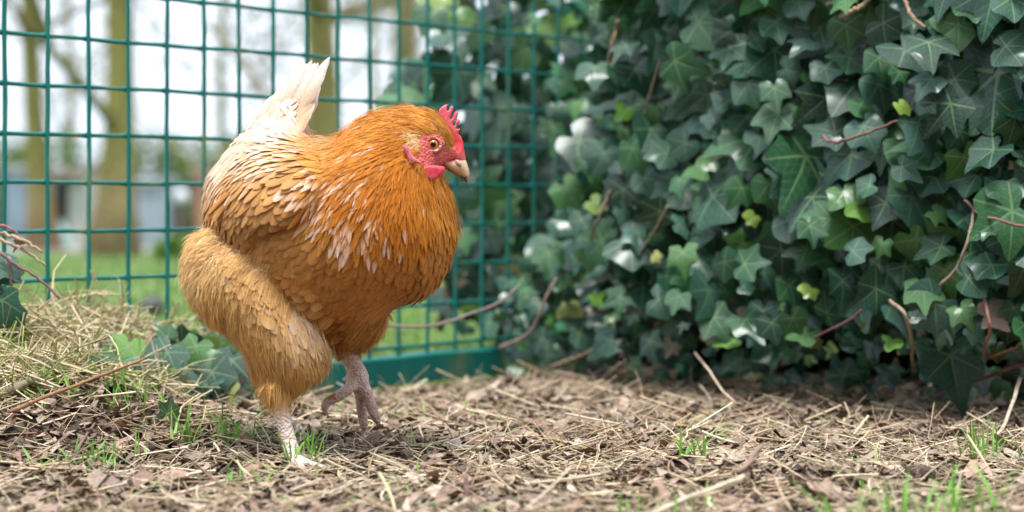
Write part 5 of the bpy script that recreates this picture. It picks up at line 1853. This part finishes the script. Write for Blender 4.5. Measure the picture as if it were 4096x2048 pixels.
# trees in bud
def grow(base, d, L_, r, depth, out, spread, seg=5, up=.15):
    p = np.array(base, float)
    pts = [p.copy()]
    dd = unit(np.array(d, float))
    for i in range(seg):
        dd = unit(dd + rng.normal(0, .12, 3) + np.array([0, 0, up * .3]))
        p = p + dd * L_ / seg
        pts.append(p.copy())
    taper = .62 if depth else .3
    V, Fc = tube(pts, np.linspace(r, r * taper, seg + 1), 9 if r > .08 else (6 if r > .02 else 4), cap=r > .02)
    out.append((V, Fc))
    if depth == 0:
        return
    k = rng.integers(3, 5) if depth > 1 else rng.integers(4, 7)
    for j in range(k):
        t = rng.uniform(.3, 1.0)
        q = np.array(pts[int(t * seg)])
        ax = unit(np.cross(dd, rng.normal(0, 1, 3)))
        nd = unit(dd * math.cos(spread) + ax * math.sin(spread) * rng.uniform(.7, 1.2) + np.array([0, 0, up]))
        grow(q, nd, L_ * rng.uniform(.5, .72), r * taper * rng.uniform(.35, .6), depth - 1, out, spread, 4, up)


def tree(px, Y, r, lean, label, height=6.5, limbs=9, first=1.2, seedcol=(.18, .17, .05), buds=3500):
    X = (px - 512) / F * Y
    zb = float(gz(X, Y))
    e = empty('tree', (float(X), float(Y), zb), label, 'tree', 'bare spring trees behind the lawn')
    s = np.linspace(0, 1, 18)
    tr = np.stack([X + lean * s * height + .04 * np.sin(s * 9 + px), Y + .05 * np.sin(s * 7), zb - .08 + s * height], -1)
    rad = r * (1.25 * np.exp(-s * 18) + 1) * (1 - .55 * s)
    V, Fc = tube(tr, rad, 14)
    col = np.array(seedcol) * (.7 + .6 * fbm(V[:, 0] * 14, V[:, 2] * 4, 3)[:, None])
    lowb = sstep(.40, .2, V[:, 2] - zb)[:, None]
    col = col * (1 - lowb) + np.array([.30, .19, .12]) * lowb
    obj('trunk', V, Fc, M_bark, e, col=col)
    out = []
    for i in range(limbs):
        t = first / height + (1 - first / height) * (i + rng.random()) / limbs
        k = min(17, int(t * 17))
        a = rng.uniform(0, 6.28)
        grow(tr[k], (math.cos(a), math.sin(a) * .8, rng.uniform(.1, .7)), height * .30 * (1.15 - t * .6), rad[k] * rng.uniform(.3, .5), 3, out, .6)
    V, Fc, _ = join(out)
    cr = obj('crown', V, Fc, M_bark, e, col=np.tile(np.array([.22, .19, .10]), (len(V), 1)))
    tips = V[rng.integers(0, len(V), buds)] + rng.normal(0, .06, (buds, 3))
    V, Q, C = leaf_cloud(tips, np.full(buds, .01), buds * 2, .026, [(.20, .22, .06), (.26, .26, .09), (.16, .17, .06)])
    o = obj('buds', V, Q, M_hedge, cr, col=C)
    o['kind'] = 'stuff'
    return e


tree(113, 11.5, .083, -.006, 'thick mossy trunk, the larger of two left of the hen', first=.75, limbs=11)
tree(40, 14.0, .070, -.026, 'slimmer mossy trunk leaning slightly near the left edge', first=1.1, limbs=9)
tree(322, 13.0, .105, .002, 'olive mossy trunk directly behind the hen\'s tail and back', first=.8, limbs=11, seedcol=(.20, .17, .06))
tree(405, 17.0, .11, .01, 'blurred trunk showing between hen and ivy above the neck', first=.5, limbs=12, seedcol=(.22, .21, .09))
tree(222, 22.0, .055, .012, 'far bare tree standing behind the gate, left of the hen\'s tail', first=.5, limbs=14)
tree(68, 28.0, .06, .0, 'far bare tree between the two left trunks', first=.5, limbs=14)
tree(370, 27.0, .06, .01, 'farthest bare tree above the hen\'s back', first=.5, limbs=14)

for o in list(bpy.data.objects):
    if '_loc' in o:
        del o['_loc']
